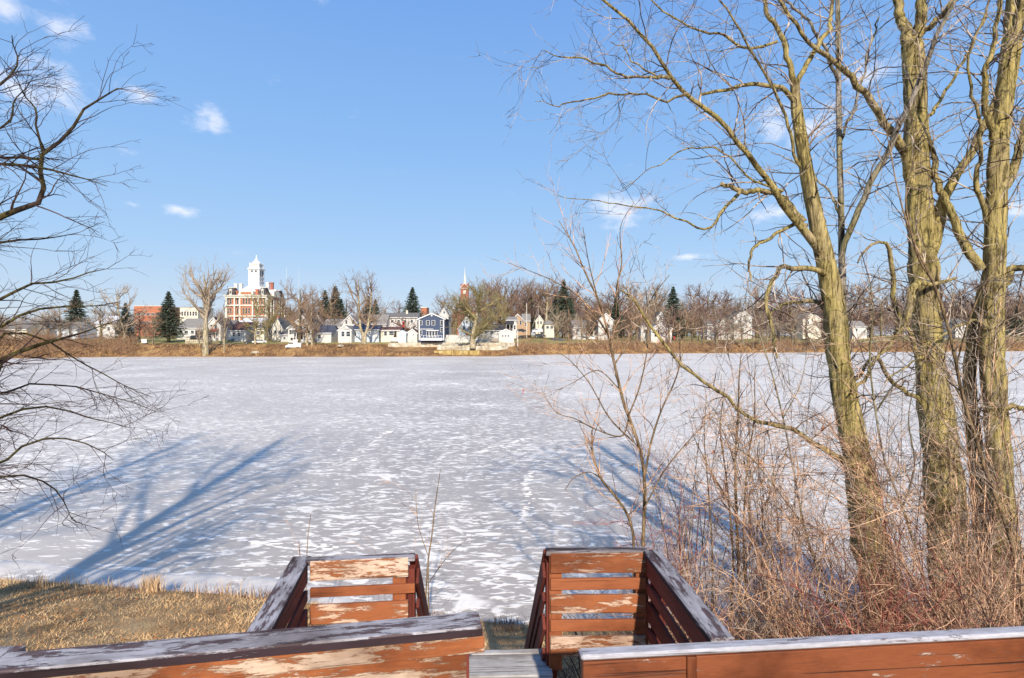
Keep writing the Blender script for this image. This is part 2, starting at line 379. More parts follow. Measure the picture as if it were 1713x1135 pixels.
# far bank
pxs = np.r_[np.linspace(-2600, -200, 50), np.linspace(-190, 1900, 420), np.linspace(1920, 4300, 50)]
ss = np.array([-8,-3,-1,0,.5,1,2,3,3.9,4.1,5,6,7,7.9,8.1,9,10,11.5,12,13.5,15,18,22,26,30,38,48,60,80,110,150,200,300,450,700,1200,2200,3500.])
Pg, Sg = np.meshgrid(pxs, ss, indexing='ij'); Yg = far_s(Pg)+Sg; Xg = (Pg-CX)/F*Yg
wall_zone = np.clip(np.minimum((Pg-640)/10, (868-Pg)/10), 0, 1)
Zg = far_z(Pg, Yg)+vnoise(Xg*.9, Yg*.9, 5)*.34*np.clip(Sg/3, 0, 1)*np.clip((22-Sg)/10, 0, 1)*(1-wall_zone)
m, nt, b = mat_new('bank_soil', .95, .1)
geo = mk(nt, 'ShaderNodeNewGeometry'); sp = mk(nt, 'ShaderNodeSeparateXYZ'); nt.links.new(geo.outputs['Position'], sp.inputs[0])
n1 = noise(nt, .22, 6, .7); n2 = noise(nt, 1.4, 5, .75, (1, 1, 3)); n3 = noise(nt, .06, 3, .6, loc=(9, 3, 0))
cb = ramp(nt, n1, [(.36, (.06,.035,.022)), (.46, (.2,.1,.05)), (.56, (.5,.29,.12)), (.7, (.58,.42,.2))])
cb = mixc(nt, .55, cb, ramp(nt, n2, [(.35, (.06,.035,.025)), (.65, (.46,.27,.12))]))
cl_ = ramp(nt, n3, [(.35, (.25,.25,.08)), (.5, (.36,.31,.12)), (.65, (.42,.31,.15))])
hz = mth(nt, 'ADD', sp.outputs[2], mth(nt, 'MULTIPLY', n1, 1.2))
nt.links.new(mixc(nt, ramp(nt, mth(nt, 'DIVIDE', hz, 8), [(.53, (0,0,0)), (.585, (1,1,1))]), cb, cl_), b.inputs['Base Color']); bump(nt, b, n2, 1, .4)
tag(grid_mesh('far_bank', Xg, Yg, Zg, m), kind='structure')
# frozen river
m, nt, b = mat_new('river_ice', .45, .35)
def streak(scale, vs, rot, th, soft, det=4, loc=(0,0,0), dist=.5):
    n = noise(nt, scale, det, .55, vs, (0, 0, rot), dist, loc=loc)
    return ramp(nt, n, [(th, (0,0,0)), (th+soft, (1,1,1))])
geo = mk(nt, 'ShaderNodeNewGeometry'); sp = mk(nt, 'ShaderNodeSeparateXYZ'); nt.links.new(geo.outputs['Position'], sp.inputs[0])
big = noise(nt, .075, 3, .5, (1, 1.3, 1), loc=(3, 1, 0))
off = mth(nt, 'MULTIPLY', mth(nt, 'SUBTRACT', big, .5), .26)
sA = noise(nt, 1.9, 3.5, .52, (.7, 2.2, 1), (0, 0, R(16)), .7)
sC = noise(nt, .62, 4, .6, (.8, 1.0, 1), (0, 0, R(24)), 1.2, loc=(2, 9, 0))
sB = noise(nt, 3.8, 3, .55, (.7, 2.1, 1), (0, 0, R(-10)), .4, loc=(5, 7, 0))
vv = mth(nt, 'ADD', mth(nt, 'MAXIMUM', mth(nt, 'MAXIMUM', sA, mth(nt, 'MULTIPLY', sB, .97)), mth(nt, 'MULTIPLY', sC, .96)), off)
tcv = mk(nt, 'ShaderNodeTexCoord'); mpv = mk(nt, 'ShaderNodeMapping'); mpv.inputs['Scale'].default_value = (.8, 2.2, 1); mpv.inputs['Rotation'].default_value = (0, 0, R(9))
wn = mk(nt, 'ShaderNodeTexNoise'); wn.inputs['Scale'].default_value = .9; wn.inputs['Detail'].default_value = 3
nt.links.new(tcv.outputs['Object'], wn.inputs['Vector']); wsc = mk(nt, 'ShaderNodeVectorMath', operation='SCALE'); wsc.inputs['Scale'].default_value = 1.3; nt.links.new(wn.outputs[1], wsc.inputs[0])
wad = mk(nt, 'ShaderNodeVectorMath', operation='ADD'); nt.links.new(tcv.outputs['Object'], wad.inputs[0]); nt.links.new(wsc.outputs[0], wad.inputs[1]); nt.links.new(wad.outputs[0], mpv.inputs[0])
vo = mk(nt, 'ShaderNodeTexVoronoi'); vo.inputs['Scale'].default_value = 1.75; nt.links.new(mpv.outputs[0], vo.inputs['Vector'])
dash = mth(nt, 'ADD', mth(nt, 'SUBTRACT', .705, mth(nt, 'MULTIPLY', vo.outputs['Distance'], .42)), mth(nt, 'MULTIPLY', mth(nt, 'SUBTRACT', noise(nt, 5, 4, .6, (.6, 1.5, 1)), .5), .22))
dash = mth(nt, 'ADD', dash, mth(nt, 'MULTIPLY', off, .5))
vv = mth(nt, 'MAXIMUM', mth(nt, 'SUBTRACT', vv, .02), dash)
snowf = ramp(nt, vv, [(.555, (0,0,0)), (.61, (.8,.8,.8)), (.69, (1,1,1))])
# dusting that closes up with distance and towards the right bank
far = mk(nt, 'ShaderNodeMapRange'); far.inputs[1].default_value = 22; far.inputs[2].default_value = 80; far.inputs[3].default_value = 0; far.inputs[4].default_value = .12; nt.links.new(sp.outputs[1], far.inputs[0])
rt = mk(nt, 'ShaderNodeMapRange'); rt.inputs[1].default_value = 1; rt.inputs[2].default_value = 9; rt.inputs[4].default_value = .45; nt.links.new(sp.outputs[0], rt.inputs[0])
lt = mk(nt, 'ShaderNodeMapRange'); lt.inputs[1].default_value = -5; lt.inputs[2].default_value = -14; lt.inputs[4].default_value = .25; nt.links.new(sp.outputs[0], lt.inputs[0])
dust = noise(nt, 1.4, 5, .65, (.6, 1.6, 1))
df = mth(nt, 'MULTIPLY', mth(nt, 'MAXIMUM', mth(nt, 'MAXIMUM', far.outputs[0], rt.outputs[0]), lt.outputs[0]), ramp(nt, dust, [(.3, (.45,.45,.45)), (.6, (1,1,1))]))
ff = mth(nt, 'MAXIMUM', snowf, df, True)
icec = ramp(nt, noise(nt, .5, 6, .65, dist=.6), [(.3, (.385,.333,.285)), (.7, (.49,.425,.365))])
nt.links.new(mixc(nt, ff, icec, (.95,.885,.79)), b.inputs['Base Color'])
nt.links.new(mth(nt, 'ADD', mth(nt, 'MULTIPLY', ff, .42), .42), b.inputs['Roughness'])
hgt = mth(nt, 'ADD', mth(nt, 'MULTIPLY', ff, .25), mth(nt, 'MULTIPLY', noise(nt, 9, 4, .6, (.6, 1.3, 1)), .12))
bump(nt, b, hgt, .8, .05)
me = raw_mesh('frozen_river', [(-900,-5,0),(900,-5,0),(900,420,0),(-900,420,0)], [(0,1,2,3)])
tag(link('frozen_river', me, m), kind='structure')
# trails of trodden snow over the ice
def ice_pt(px, py): Y = F*EYE/(py-HY); return np.array([(px-CX)/F*Y, Y, 0.0])
gT = np.random.default_rng(4); simple('snow', (.86,.82,.77), .8, .04, 3)
for path, dens_, sz in (([(592,772),(618,748),(632,735),(650,722)], 3, .13), ([(872,872),(886,840),(880,812),(888,790)], 7, .1), ([(786,760),(830,748),(884,733)], 3, .15), ([(330,900),(430,906),(560,918)], 5, .12)):
    pts, _ = resample([ice_pt(*p) for p in path], np.ones(len(path)), 60); Ln = np.linalg.norm(np.diff(pts, axis=0), axis=1).sum(); n = int(Ln*dens_); mb = MB()
    for k in range(n):
        p = pts[int(gT.uniform(0, 59.9))]+np.array([gT.normal(0, sz*.9), gT.normal(0, sz*.7), 0]); a0 = gT.uniform(0, 6); rx = sz*gT.uniform(.6, 1.9); ry = sz*gT.uniform(.25, .6); hh_ = .02*gT.uniform(.6, 1.4)
        rg = [(p[0]+rx*math.cos(t)*q, p[1]+ry*math.sin(t)*q, .004) for t, q in ((j*math.pi/4.5, gT.uniform(.6, 1.2)) for j in range(9))]; tp = [((x-p[0])*.55+p[0], (y-p[1])*.55+p[1], hh_) for x, y, _z in rg]
        mb.add(rg+tp, [(j, (j+1) % 9, (j+1) % 9+9, j+9) for j in range(9)]+[tuple(range(9, 18))])
    tag(mb.build('snow_trail', MATS['snow'], None, smooth=True), kind='structure')
for nm, px, py, m_, lab in (('stake', 885, 614, 'roof_dark', 'tiny dark stake standing far out on the ice'), ('marker', 875, 660, 'red_paint', 'tiny red marker flag standing on the ice')):
    p = ice_pt(px, py); q = MB(); q.lathe([(.04, -.02), (.03, .5), (.01, .52)], n=6)
    if nm == 'marker': q.box(.03, .14, -.01, .01, .38, .5)
    tag(q.build(nm, MATS[m_], None, loc=tuple(p)), lab, nm)
# ------------------------------------------------------------------ boards
def board(name, parent, p0, p1, width, thick, up, mat, bev=.004):
    """plank from p0 to p1 (centre line); width along up, thickness across"""
    p0 = Vector(p0); p1 = Vector(p1); x = (p1-p0).normalized(); z = Vector(up); z = (z-x*z.dot(x)).normalized(); y = z.cross(x)
    L = (p1-p0).length; mb = MB(); mb.box(-L/2, L/2, -thick/2, thick/2, -width/2, width/2)
    o = mb.build(name, MATS[mat] if isinstance(mat, str) else mat, None, bevel=bev)
    M = Matrix((x, y, z)).transposed().to_4x4(); M.translation = (p0+p1)/2
    if parent: o.parent = parent; M = Matrix.Translation(-parent.location) @ M
    o.matrix_local = M
    return o
UP = (0, 0, 1)
def V3(x, y, z): return Vector((x, y, z))
TOP = EYE-1.67
# ---- left main railing
r = empty('deck_railing', (-1.4, 3.0, 3.4)); tag(r, 'near deck railing at lower left, wide frosty grey cap over peeling orange boards', 'railing', 'deck railings')
a = V3(-2.66, 2.86, TOP); bb = V3(-.205, 3.288, TOP); u = (bb-a).normalized(); n = V3(u.y, -u.x, 0)
def railpt(t, off, z): p = a+(bb-a)*t+n*off; return V3(p.x, p.y, z)
board('rail_cap', r, railpt(-.01, .093, TOP-.026), railpt(1, .093, TOP-.026), .186, .052, n, 'cap_weathered', .008)
board('rail_board', r, railpt(0, .165, TOP-.105), railpt(1.006, .165, TOP-.105), .095, .035, UP, 'board_bare')
board('cap_edge', r, railpt(-.01, .188, TOP-.030), railpt(1.001, .188, TOP-.030), .040, .008, UP, 'cap_edge_dark', .002)
board('rail_board', r, railpt(0, .135, TOP-.24), railpt(.965, .135, TOP-.24), .15, .03, UP, 'board_bare')
board('rail_board', r, railpt(0, .135, TOP-.43), railpt(.965, .135, TOP-.43), .14, .03, UP, 'paint_half')
for t in (.03, .5, .955): board('post', r, railpt(t, .07, TOP-1.0), railpt(t, .07, TOP-.056), .09, .09, n, 'paint_shaded')
# ---- side railing coming toward the viewer at far left
r = empty('deck_railing', (-2.6, 1.8, 3.4)); tag(r, 'short grey capped deck railing running toward the viewer at the bottom left corner', 'railing', 'deck railings')
board('rail_cap', r, (-2.52, .3, TOP-.026), (-2.72, 2.93, TOP-.03), .15, .05, (1, 0, 0), 'cap_weathered', .008)
for z in (.12, .3, .48): board('rail_board', r, (-2.55, .3, TOP-z), (-2.72, 2.8, TOP-z), .14, .03, UP, 'paint_shaded')
for y in (.5, 1.6, 2.6): board('post', r, (-2.66, y, TOP-1.0), (-2.66, y, TOP-.056), .09, .09, (1, 0, 0), 'paint_shaded')
# ---- right main railing
r = empty('deck_railing', (1.8, 3.0, 3.4)); tag(r, 'near deck railing at lower right, thin frosted cap over smooth red brown boards', 'railing', 'deck railings')
a = V3(.358, 2.895, TOP); bb = V3(3.75, 3.19, TOP); u = (bb-a).normalized(); n = V3(u.y, -u.x, 0)
board('rail_cap', r, railpt(0, .035, TOP-.015), railpt(1, .035, TOP-.015), .078, .030, n, 'cap_frost', .01)
sj = (1.0-.358)/3.392
sj = ((1150-CX)/F*2.93-.358)/3.392
board('rail_board', r, railpt(.003, .052, TOP-.20), railpt(sj-.008, .052, TOP-.20), .32, .03, UP, 'paint_brown')
board('rail_board', r, railpt(sj+.008, .052, TOP-.20), railpt(.998, .052, TOP-.20), .32, .03, UP, 'paint_brown')
board('post', r, railpt(sj, .049, TOP-.9), railpt(sj, .049, TOP-.04), .050, .05, n, 'paint_brown')
for z in (.45, .6): board('rail_board', r, railpt(.003, .05, TOP-z), railpt(.998, .05, TOP-z), .12, .03, UP, 'paint_brown')
for t in (.02, .62, .98): board('post', r, railpt(t, -.02, TOP-1.0), railpt(t, -.02, TOP-.04), .09, .09, n, 'paint_brown')
# ---- landing bays (end panel facing us plus one side)
def zz(y, d): return EYE-(y-HY)/F*d
def bay(cx, label, q0, q1, rows, post_px, side0, side1, sgn, capw):
    r = empty('landing_railing', (cx, 4.1, 3.4)); tag(r, label, 'railing', 'railings round the stair landing')
    q0 = Vector(q0); q1 = Vector(q1); u = (q1-q0).normalized(); n = V3(u.y, -u.x, 0)
    d = (q0.y+q1.y)/2-.03
    board('rail_cap', r, (q0-u*.02)+V3(0, 0, -.02), (q1+u*.02)+V3(0, 0, -.02), .085, .036, n, 'cap_weathered', .006)
    for y0, y1, m_, e in rows:
        z = (zz(y0, d)+zz(y1, d))/2; h = zz(y0, d)-zz(y1, d)
        board('rail_board', r, V3(q0.x, q0.y, z)+n*.032+u*.015, V3(q1.x, q1.y, z)+n*.032-u*e, h, .028, UP, m_)
    for t in post_px:
        p = q0+(q1-q0)*t
        board('post', r, V3(p.x, p.y, 3.40-.02)-n*.028, V3(p.x, p.y, TOP-.042)-n*.028, .10, .088, n.cross(V3(0,0,1)), 'paint_sound')
    s0 = Vector(side0); s1 = Vector(side1); su = (s1-s0).normalized(); sn = V3(su.y, -su.x, 0)*1
    if sn.x*sgn < 0: sn = -sn             # towards the inside of the bay
    board('rail_cap', r, s0+V3(0, 0, -.019), s1+V3(0, 0, -.019), capw, .036, sn, 'cap_weathered', .006)
    board('cap_edge', r, s0+V3(0, 0, -.021)+sn*(capw/2+.002), s1+V3(0, 0, -.021)+sn*(capw/2+.002), .030, .008, UP, 'cap_edge_dark', .002)
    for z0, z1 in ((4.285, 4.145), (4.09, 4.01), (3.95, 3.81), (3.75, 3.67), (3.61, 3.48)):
        board('rail_board', r, V3(s0.x, s0.y, (z0+z1)/2)+sn*.045-su*-.06, V3(s1.x, s1.y, (z0+z1)/2)+sn*.045, z0-z1, .028, UP, 'paint_shaded')
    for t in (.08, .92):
        p = s0+(s1-s0)*t; board('post', r, V3(p.x, p.y, .8)-sn*.02, V3(p.x, p.y, TOP-.04)-sn*.02, .09, .085, sn, 'paint_shaded')
    return r
bay(-1.2, 'left stair landing railing bay, peeling orange end panel of three boards', (-1.53, 4.062, TOP), (-.765, 4.14, TOP),
    [(935, 968, 'paint_peeling', .03), (980, 995.5, 'paint_sound', -.02), (1008, 1040, 'paint_half', .03), (1052, 1068, 'paint_sound', .0)], (.87,), (-1.612, 4.12, TOP), (-1.445, 3.06, TOP), 1, .132)
bay(.7, 'right stair landing railing bay, orange end panel of five slats with peeling top board', (.285, 4.245, TOP), (1.05, 4.26, TOP),
    [(924.5, 958, 'paint_half', 0), (967, 986, 'paint_sound', 0), (994.5, 1025, 'paint_half', 0), (1036, 1055, 'paint_sound', 0), (1064, 1096, 'paint_peeling', 0)], (.075, .97), (1.10, 4.245, TOP), (1.172, 2.99, TOP), -1, .136)
# ---- stairs down to the bank, with their hand rails
st = empty('stairs', (-.24, 4.4, 1.2)); tag(st, 'grey weathered wooden stairs and landing boards between the two railing bays', 'stairs')
SV = Vector((-.06, 1, 0)).normalized(); SN = V3(SV.y, -SV.x, 0)
z0 = 3.40
for k, (y0, y1, m_) in enumerate(((4.13, 4.415, 'plank_grey'), (4.424, 4.49, 'plank_grey'), (3.82, 4.12, 'plank_grey'), (3.51, 3.81, 'plank_grey'), (3.2, 3.5, 'plank_grey'), (2.9, 3.19, 'plank_grey'), (2.6, 2.89, 'plank_grey'))):
    board('landing_board', st, (-.74-.0*k, (y0+y1)/2-.02, z0-.02-.002*k), (1.0 if y1 < 3.9 else .31, (y0+y1)/2+.02, z0-.02-.002*k), y1-y0, .038, (0, 1, 0), m_)
for k in range(11):
    t = .12+k*.2; c = V3(-.24, 4.42, 0)+SV*t; z = z0-.2*(k+1)
    board('tread', st, V3(c.x, c.y, z)-SN*.46, V3(c.x, c.y, z)+SN*.46, .25, .04, SV, 'plank_grey')
for s in (-1, 1):
    c = V3(-.24, 4.42, 0)+SN*s*.49; e = c+SV*2.35
    board('stringer', st, V3(c.x, c.y, z0-.2), V3(e.x, e.y, z0-.2-2.35), .26, .04, UP, 'paint_shaded')
for s, xx, yy, lab in ((-1, -.765, 4.16, 'left'), (1, .285, 4.265, 'right')):
    r = empty('stair_railing', (xx, yy+.2, 2.2)); tag(r, f'sloping dark red stair hand rail going down on the {lab} side of the steps', 'railing', 'stair hand rails')
    s0 = V3(xx, yy, TOP-.02); s1 = s0+SV*2.5+V3(0, 0, -2.5)
    board('rail_cap', r, s0, s1, .07, .034, SN, 'paint_shaded', .005)
    for dz, ww in ((.13, .12), (.30, .07), (.46, .12), (.66, .07)):
        board('rail_board', r, s0+V3(0, .03, -dz*1.25)-SN*s*.03, s1+V3(0, 0, -dz*1.25)-SN*s*.03, ww, .026, UP, 'paint_shaded')
    for t in (.04, 1.2, 2.35):
        p = s0+SV*t; zt = TOP-.04-t; board('post', r, V3(p.x, p.y, max(zt-1.6, near_z(p.x, p.y)-.1))+SN*s*.03, V3(p.x, p.y, zt-.04)+SN*s*.03, .085, .085, SN, 'paint_shaded')
# ---- deck floor under the near railings
dk = empty('deck', (.4, 1.5, 3.3)); tag(dk, 'grey deck platform below the near railings', 'deck')
mb = MB()
for k in range(14): mb.box(-2.62, 3.7, .1+.18*k, .275+.18*k, 3.33, 3.37)
mb.build('floor_board', MATS['plank_grey'], dk, loc=(-.4, -1.5, -3.3))
mb = MB()
for x in (-2.4, -.9, .9, 2.2, 3.5): mb.box(x-.07, x+.07, 2.2, 2.34, .9, 3.325)
mb.box(-2.6, 3.68, 2.36, 2.4, 3.1, 3.322)
mb.build('frame', MATS['paint_shaded'], dk, loc=(-.4, -1.5, -3.3))
# ------------------------------------------------------------------ near grass
def blades(name, X, Y, h, wdt, lean, mat, label=None, g=rng, zf=near_z):
    N = len(X); Z = zf(X, Y)-.01; a = g.uniform(0, 2*np.pi, N); hh = g.uniform(.3, 1.2, N)*h; la = g.uniform(0, 2*np.pi, N); le = g.uniform(.2, 1, N)*lean*hh
    B = np.stack([X, Y, Z], -1); wv = np.stack([np.cos(a), np.sin(a), 0*a], -1)*wdt/2; L = np.stack([np.cos(la)*le, np.sin(la)*le, hh], -1)
    M = B+L*np.array([.35, .35, .62]); T = B+L
    V = np.stack([B-wv, B+wv, M+wv*.8, M-wv*.8, T], 1).reshape(-1, 3)
    i = np.arange(N)*5
    q = np.concatenate([np.stack([i, i+1, i+2, i+3], -1), np.stack([i+3, i+2, i+4, i+4], -1)])
    me = bpy.data.meshes.new(name)
    q1 = q[:N]; t1 = q[N:, :3]
    me.vertices.add(len(V)); me.vertices.foreach_set('co', V.astype(np.float32).ravel())
    me.loops.add(7*N); me.loops.foreach_set('vertex_index', np.r_[q1.ravel(), t1.ravel()].astype(np.int32))
    me.polygons.add(2*N); me.polygons.foreach_set('loop_start', np.r_[np.arange(N)*4, 4*N+np.arange(N)*3].astype(np.int32)); me.polygons.foreach_set('loop_total', np.r_[np.full(N, 4), np.full(N, 3)].astype(np.int32))
    me.update(calc_edges=True)
    return link(name, me, mat)
m, nt, b = mat_new('straw', .85, .2)
n1 = noise(nt, 1.3, 5, .7); n2 = noise(nt, 40, 2, .6)
c = mixc(nt, .3, ramp(nt, n1, [(.40, (.16,.09,.045)), (.5, (.66,.40,.18)), (.6, (.88,.62,.33))]), ramp(nt, n2, [(.3, (.26,.14,.06)), (.7, (.88,.6,.32))]))
nt.links.new(c, b.inputs['Base Color'])
N = 120000; gx = rng.uniform(-15, 3, N); gu = rng.uniform(.45, 7.5, N)**1.0; gy = near_shore(gx)-gu
keep = (vnoise(gx*3, gy*3, 8)*.45+rng.uniform(0, 1, N) > .3)
tag(blades('dry_grass', gx[keep], gy[keep], .065, .010, 2.4, MATS['straw'], g=rng), 'matted dry straw coloured grass of the sloping lawn by the ice', 'grass', kind='stuff')
# rough crust of old snow pushed up against the near bank
ex_ = np.linspace(-18, 2.5, 260); ew_ = np.linspace(0, 1, 12); ex_ = ex_[ex_ < -3.2]; EX, EW = np.meshgrid(ex_, ew_, indexing='ij'); wd_ = 1.0+.5*vnoise(EX*3, EX*0, 12)*.3
EY = near_shore(EX)-.35+EW*(wd_.clip(.4, 2)+.35); EZ = .012+np.sin(EW*np.pi)*(.02+.07*vnoise(EX*2.5, EY*2.5, 13)).clip(-.03, .16)+.02*vnoise(EX*16, EY*16, 14)*np.sin(EW*np.pi); EZ[:, -1] = -.01
tag(grid_mesh('snow_bank', EX, EY, EZ, MATS['snow_crust']), kind='structure')
lx = rng.uniform(-13, -4.5, 90); ly = near_shore(lx)-rng.uniform(.5, 5, 90); mb = MB()
for x_, y_ in zip(lx, ly):
    z_ = float(near_z(np.array(x_), np.array(y_)))+.05; a_ = rng.uniform(0, 6.28); s_ = rng.uniform(.02, .045); c_, d_ = math.cos(a_)*s_, math.sin(a_)*s_
    mb.add([(x_-c_, y_-d_, z_), (x_-d_*.6, y_+c_*.6, z_+.012), (x_+c_, y_+d_, z_+.004), (x_+d_*.6, y_-c_*.6, z_+.016), (x_, y_, z_+.022)], [(0, 1, 4), (1, 2, 4), (2, 3, 4), (3, 0, 4)])
tag(mb.build('fallen_leaves', MATS['dead_leaf'], None), 'brown fallen leaves scattered through the dry lawn', 'leaves', kind='stuff')
# taller tufts along the edge
simple('straw_pale', (.68,.48,.28), .85, .2, 12); simple('weed_brown', (.26,.17,.12), .85, .3, 12)
def edge_pts(lst):
    xs_, ys_ = [], []
    for px, py, n_, sp in lst:
        Y = 900*(EYE-.4)/(py-HY); x = (px-CX)/F*Y
        xs_.append(x+rng.normal(0, sp, n_)); ys_.append(Y+rng.normal(0, sp*.6, n_))
    X = np.concatenate(xs_); return X, np.minimum(np.concatenate(ys_), near_shore(X)-.05)
ex, ey = edge_pts([(70, 984, 60, .1), (115, 987, 22, .09), (170, 987, 18, .12), (195, 992, 14, .2), (252, 986, 170, .11), (262, 986, 70, .07), (300, 990, 14, .2), (375, 992, 22, .07), (410, 995, 22, .2), (20, 985, 14, .2)])
tag(blades('pale_tall_grass', ex, ey, .40, .012, .5, MATS['straw_pale']), 'pale tall tufts of dry grass along the edge of the ice', 'grass', kind='stuff')
ex, ey = edge_pts([(130, 985, 30, .25), (220, 990, 30, .3), (335, 990, 60, .25), (400, 992, 80, .25), (440, 990, 60, .12), (470, 1000, 30, .3), (720, 1040, 90, .2), (745, 1045, 30, .12), (848, 1050, 110, .15), (800, 1050, 25, .5), (40, 985, 20, .3), (240, 995, 60, .5)])
tag(blades('brown_weeds', ex, ey, .27, .011, .6, MATS['weed_brown']), 'thin brown weed stalks standing along the frozen bank', 'weeds', kind='stuff')
# ------------------------------------------------------------------ near trees
LW = .8
def limb(pts, Y0, Y1, K=24, fw=.5):
    n = len(pts); out = []; rad = []
    for i, (px, py, wd) in enumerate(pts):
        Y = Y0+(Y1-Y0)*i/(n-1); out.append(W(px, py, Y)); rad.append(wd*fw*LW/F*Y)
    return resample(out, rad, K)
def batch(ls): return np.stack([l[0] for l in ls]), np.stack([l[1] for l in ls])
def wob(P, amp, g=rng):
    N, K, _ = P.shape; o = np.cumsum(g.normal(size=(N, K, 3)), axis=1)*amp; o -= o[:, :1]; t = np.linspace(0, 1, K)[None, :, None]
    return P+o-o[:, -1:]*t
def tree(name, label, cat, trunks, limbs, tm, lm, wm, gens, group=None, g=rng, sides=(36, 8), twig_min=.0028, base=None):
    """gens: list of spawn kwargs applied in turn (each from the level before, the first from limbs and trunks)"""
    P0, R0 = batch(trunks)
    b0 = P0[0, 0] if base is None else base
    if cat == 'tree':
        K_ = P0.shape[1]; wv_ = np.convolve(g.normal(size=K_+6), np.ones(3)/3, 'same')[3:3+K_]; fl = np.interp(np.arange(K_), [0, 3, 7], [1.45, 1.12, 1.0]); R0 = R0*fl*(1+.085*wv_)*.93
    root = empty(name, tuple(b0)); tag(root, label, cat, group)
    def sh(P): return P-b0[None, None]
    tr_me = tube_mesh('trunk', [(sh(P0), R0, sides[0])])
    if cat == 'tree' and sides[0] > 20:
        v, q = tubes(sh(P0), R0, sides[0]); v = v.reshape(-1, P0.shape[1], sides[0], 3); c_ = sh(P0)[:, :, None, :]; k_ = np.arange(sides[0])[None, None, :]; i_ = np.arange(P0.shape[1])[None, :, None]
        rg = .035*np.sin(k_*2*np.pi/sides[0]*7+np.sin(i_*.35)*1.5)+.045*np.sin(k_*2*np.pi/sides[0]*3+i_*.23)+.03*np.sin(k_*2*np.pi/sides[0]*11-i_*.5)+g.normal(size=(1, P0.shape[1], sides[0]))*.012
        v = c_+(v-c_)*(1+rg[..., None]); tr_me = raw_mesh('trunk', v.reshape(-1, 3), q, True)
    tr = link('trunk', tr_me, MATS[tm], root)
    lv = [(P0, R0)]
    if limbs:
        P1, R1 = batch(limbs); P1 = wob(P1, .02, g); R1 = R1*.8; link('limb', tube_mesh('limb', [(sh(P1), R1, sides[1])]), MATS[lm], root); lv.append((P1, R1))
    cur = []; out = []
    for i, kw in enumerate(gens):
        kw = dict(kw); src = kw.pop('src', None)
        srcs = lv if i == 0 else [out[-1]] if src is None else ([lv[s] for s in src if s < 10]+[out[s-10] for s in src if s >= 10])
        Ps, Rs = [], []
        for (p, r_) in srcs:
            a_, b_ = spawn(p, r_, g=g, **kw); Ps.append(a_); Rs.append(b_)
        out.append((np.concatenate(Ps), np.concatenate(Rs)))
    bt = [(sh(p), r_, 5 if i == 0 else 3) for i, (p, r_) in enumerate(out)]
    link('crown', tube_mesh('crown', bt), MATS[wm], root)
    return root, sum(len(p) for p, _ in out)
gA = np.random.default_rng(21)
def gz(p): return float(near_z(np.array(p[0]), np.array(p[1])))
def base_fix(l):
    """drop the first point of a trunk onto the bank"""
    P, Rr = l; P = P.copy(); P[0, 2] = min(P[0, 2], gz(P[0])-.15); return P, Rr
TW = [dict(per_m=5.0, lenr=0, abslen=(.3, 1.75), K=9, ang=(30, 75), rs=.35, rmax=.014, rmin=.0045, wig=.17, trop=(-.01, 0, -.015), tr=(.12, 1)),
      dict(per_m=2.9, lenr=(.25, .65), K=7, ang=(25, 60), rs=.6, rmax=.008, rmin=.0034, wig=.2, trop=(0, 0, -.03), tr=(.15, 1), tip=.5),
      dict(per_m=2.6, lenr=(.25, .6), K=5, ang=(25, 60), rs=.75, rmin=.0027, wig=.2, trop=(0, 0, -.02), tr=(.2, 1), tip=.6)]
def tw(s=1, **k):
    o = [dict(x) for x in TW]; o[0]['per_m'] *= s
    o[0].update(k); return o
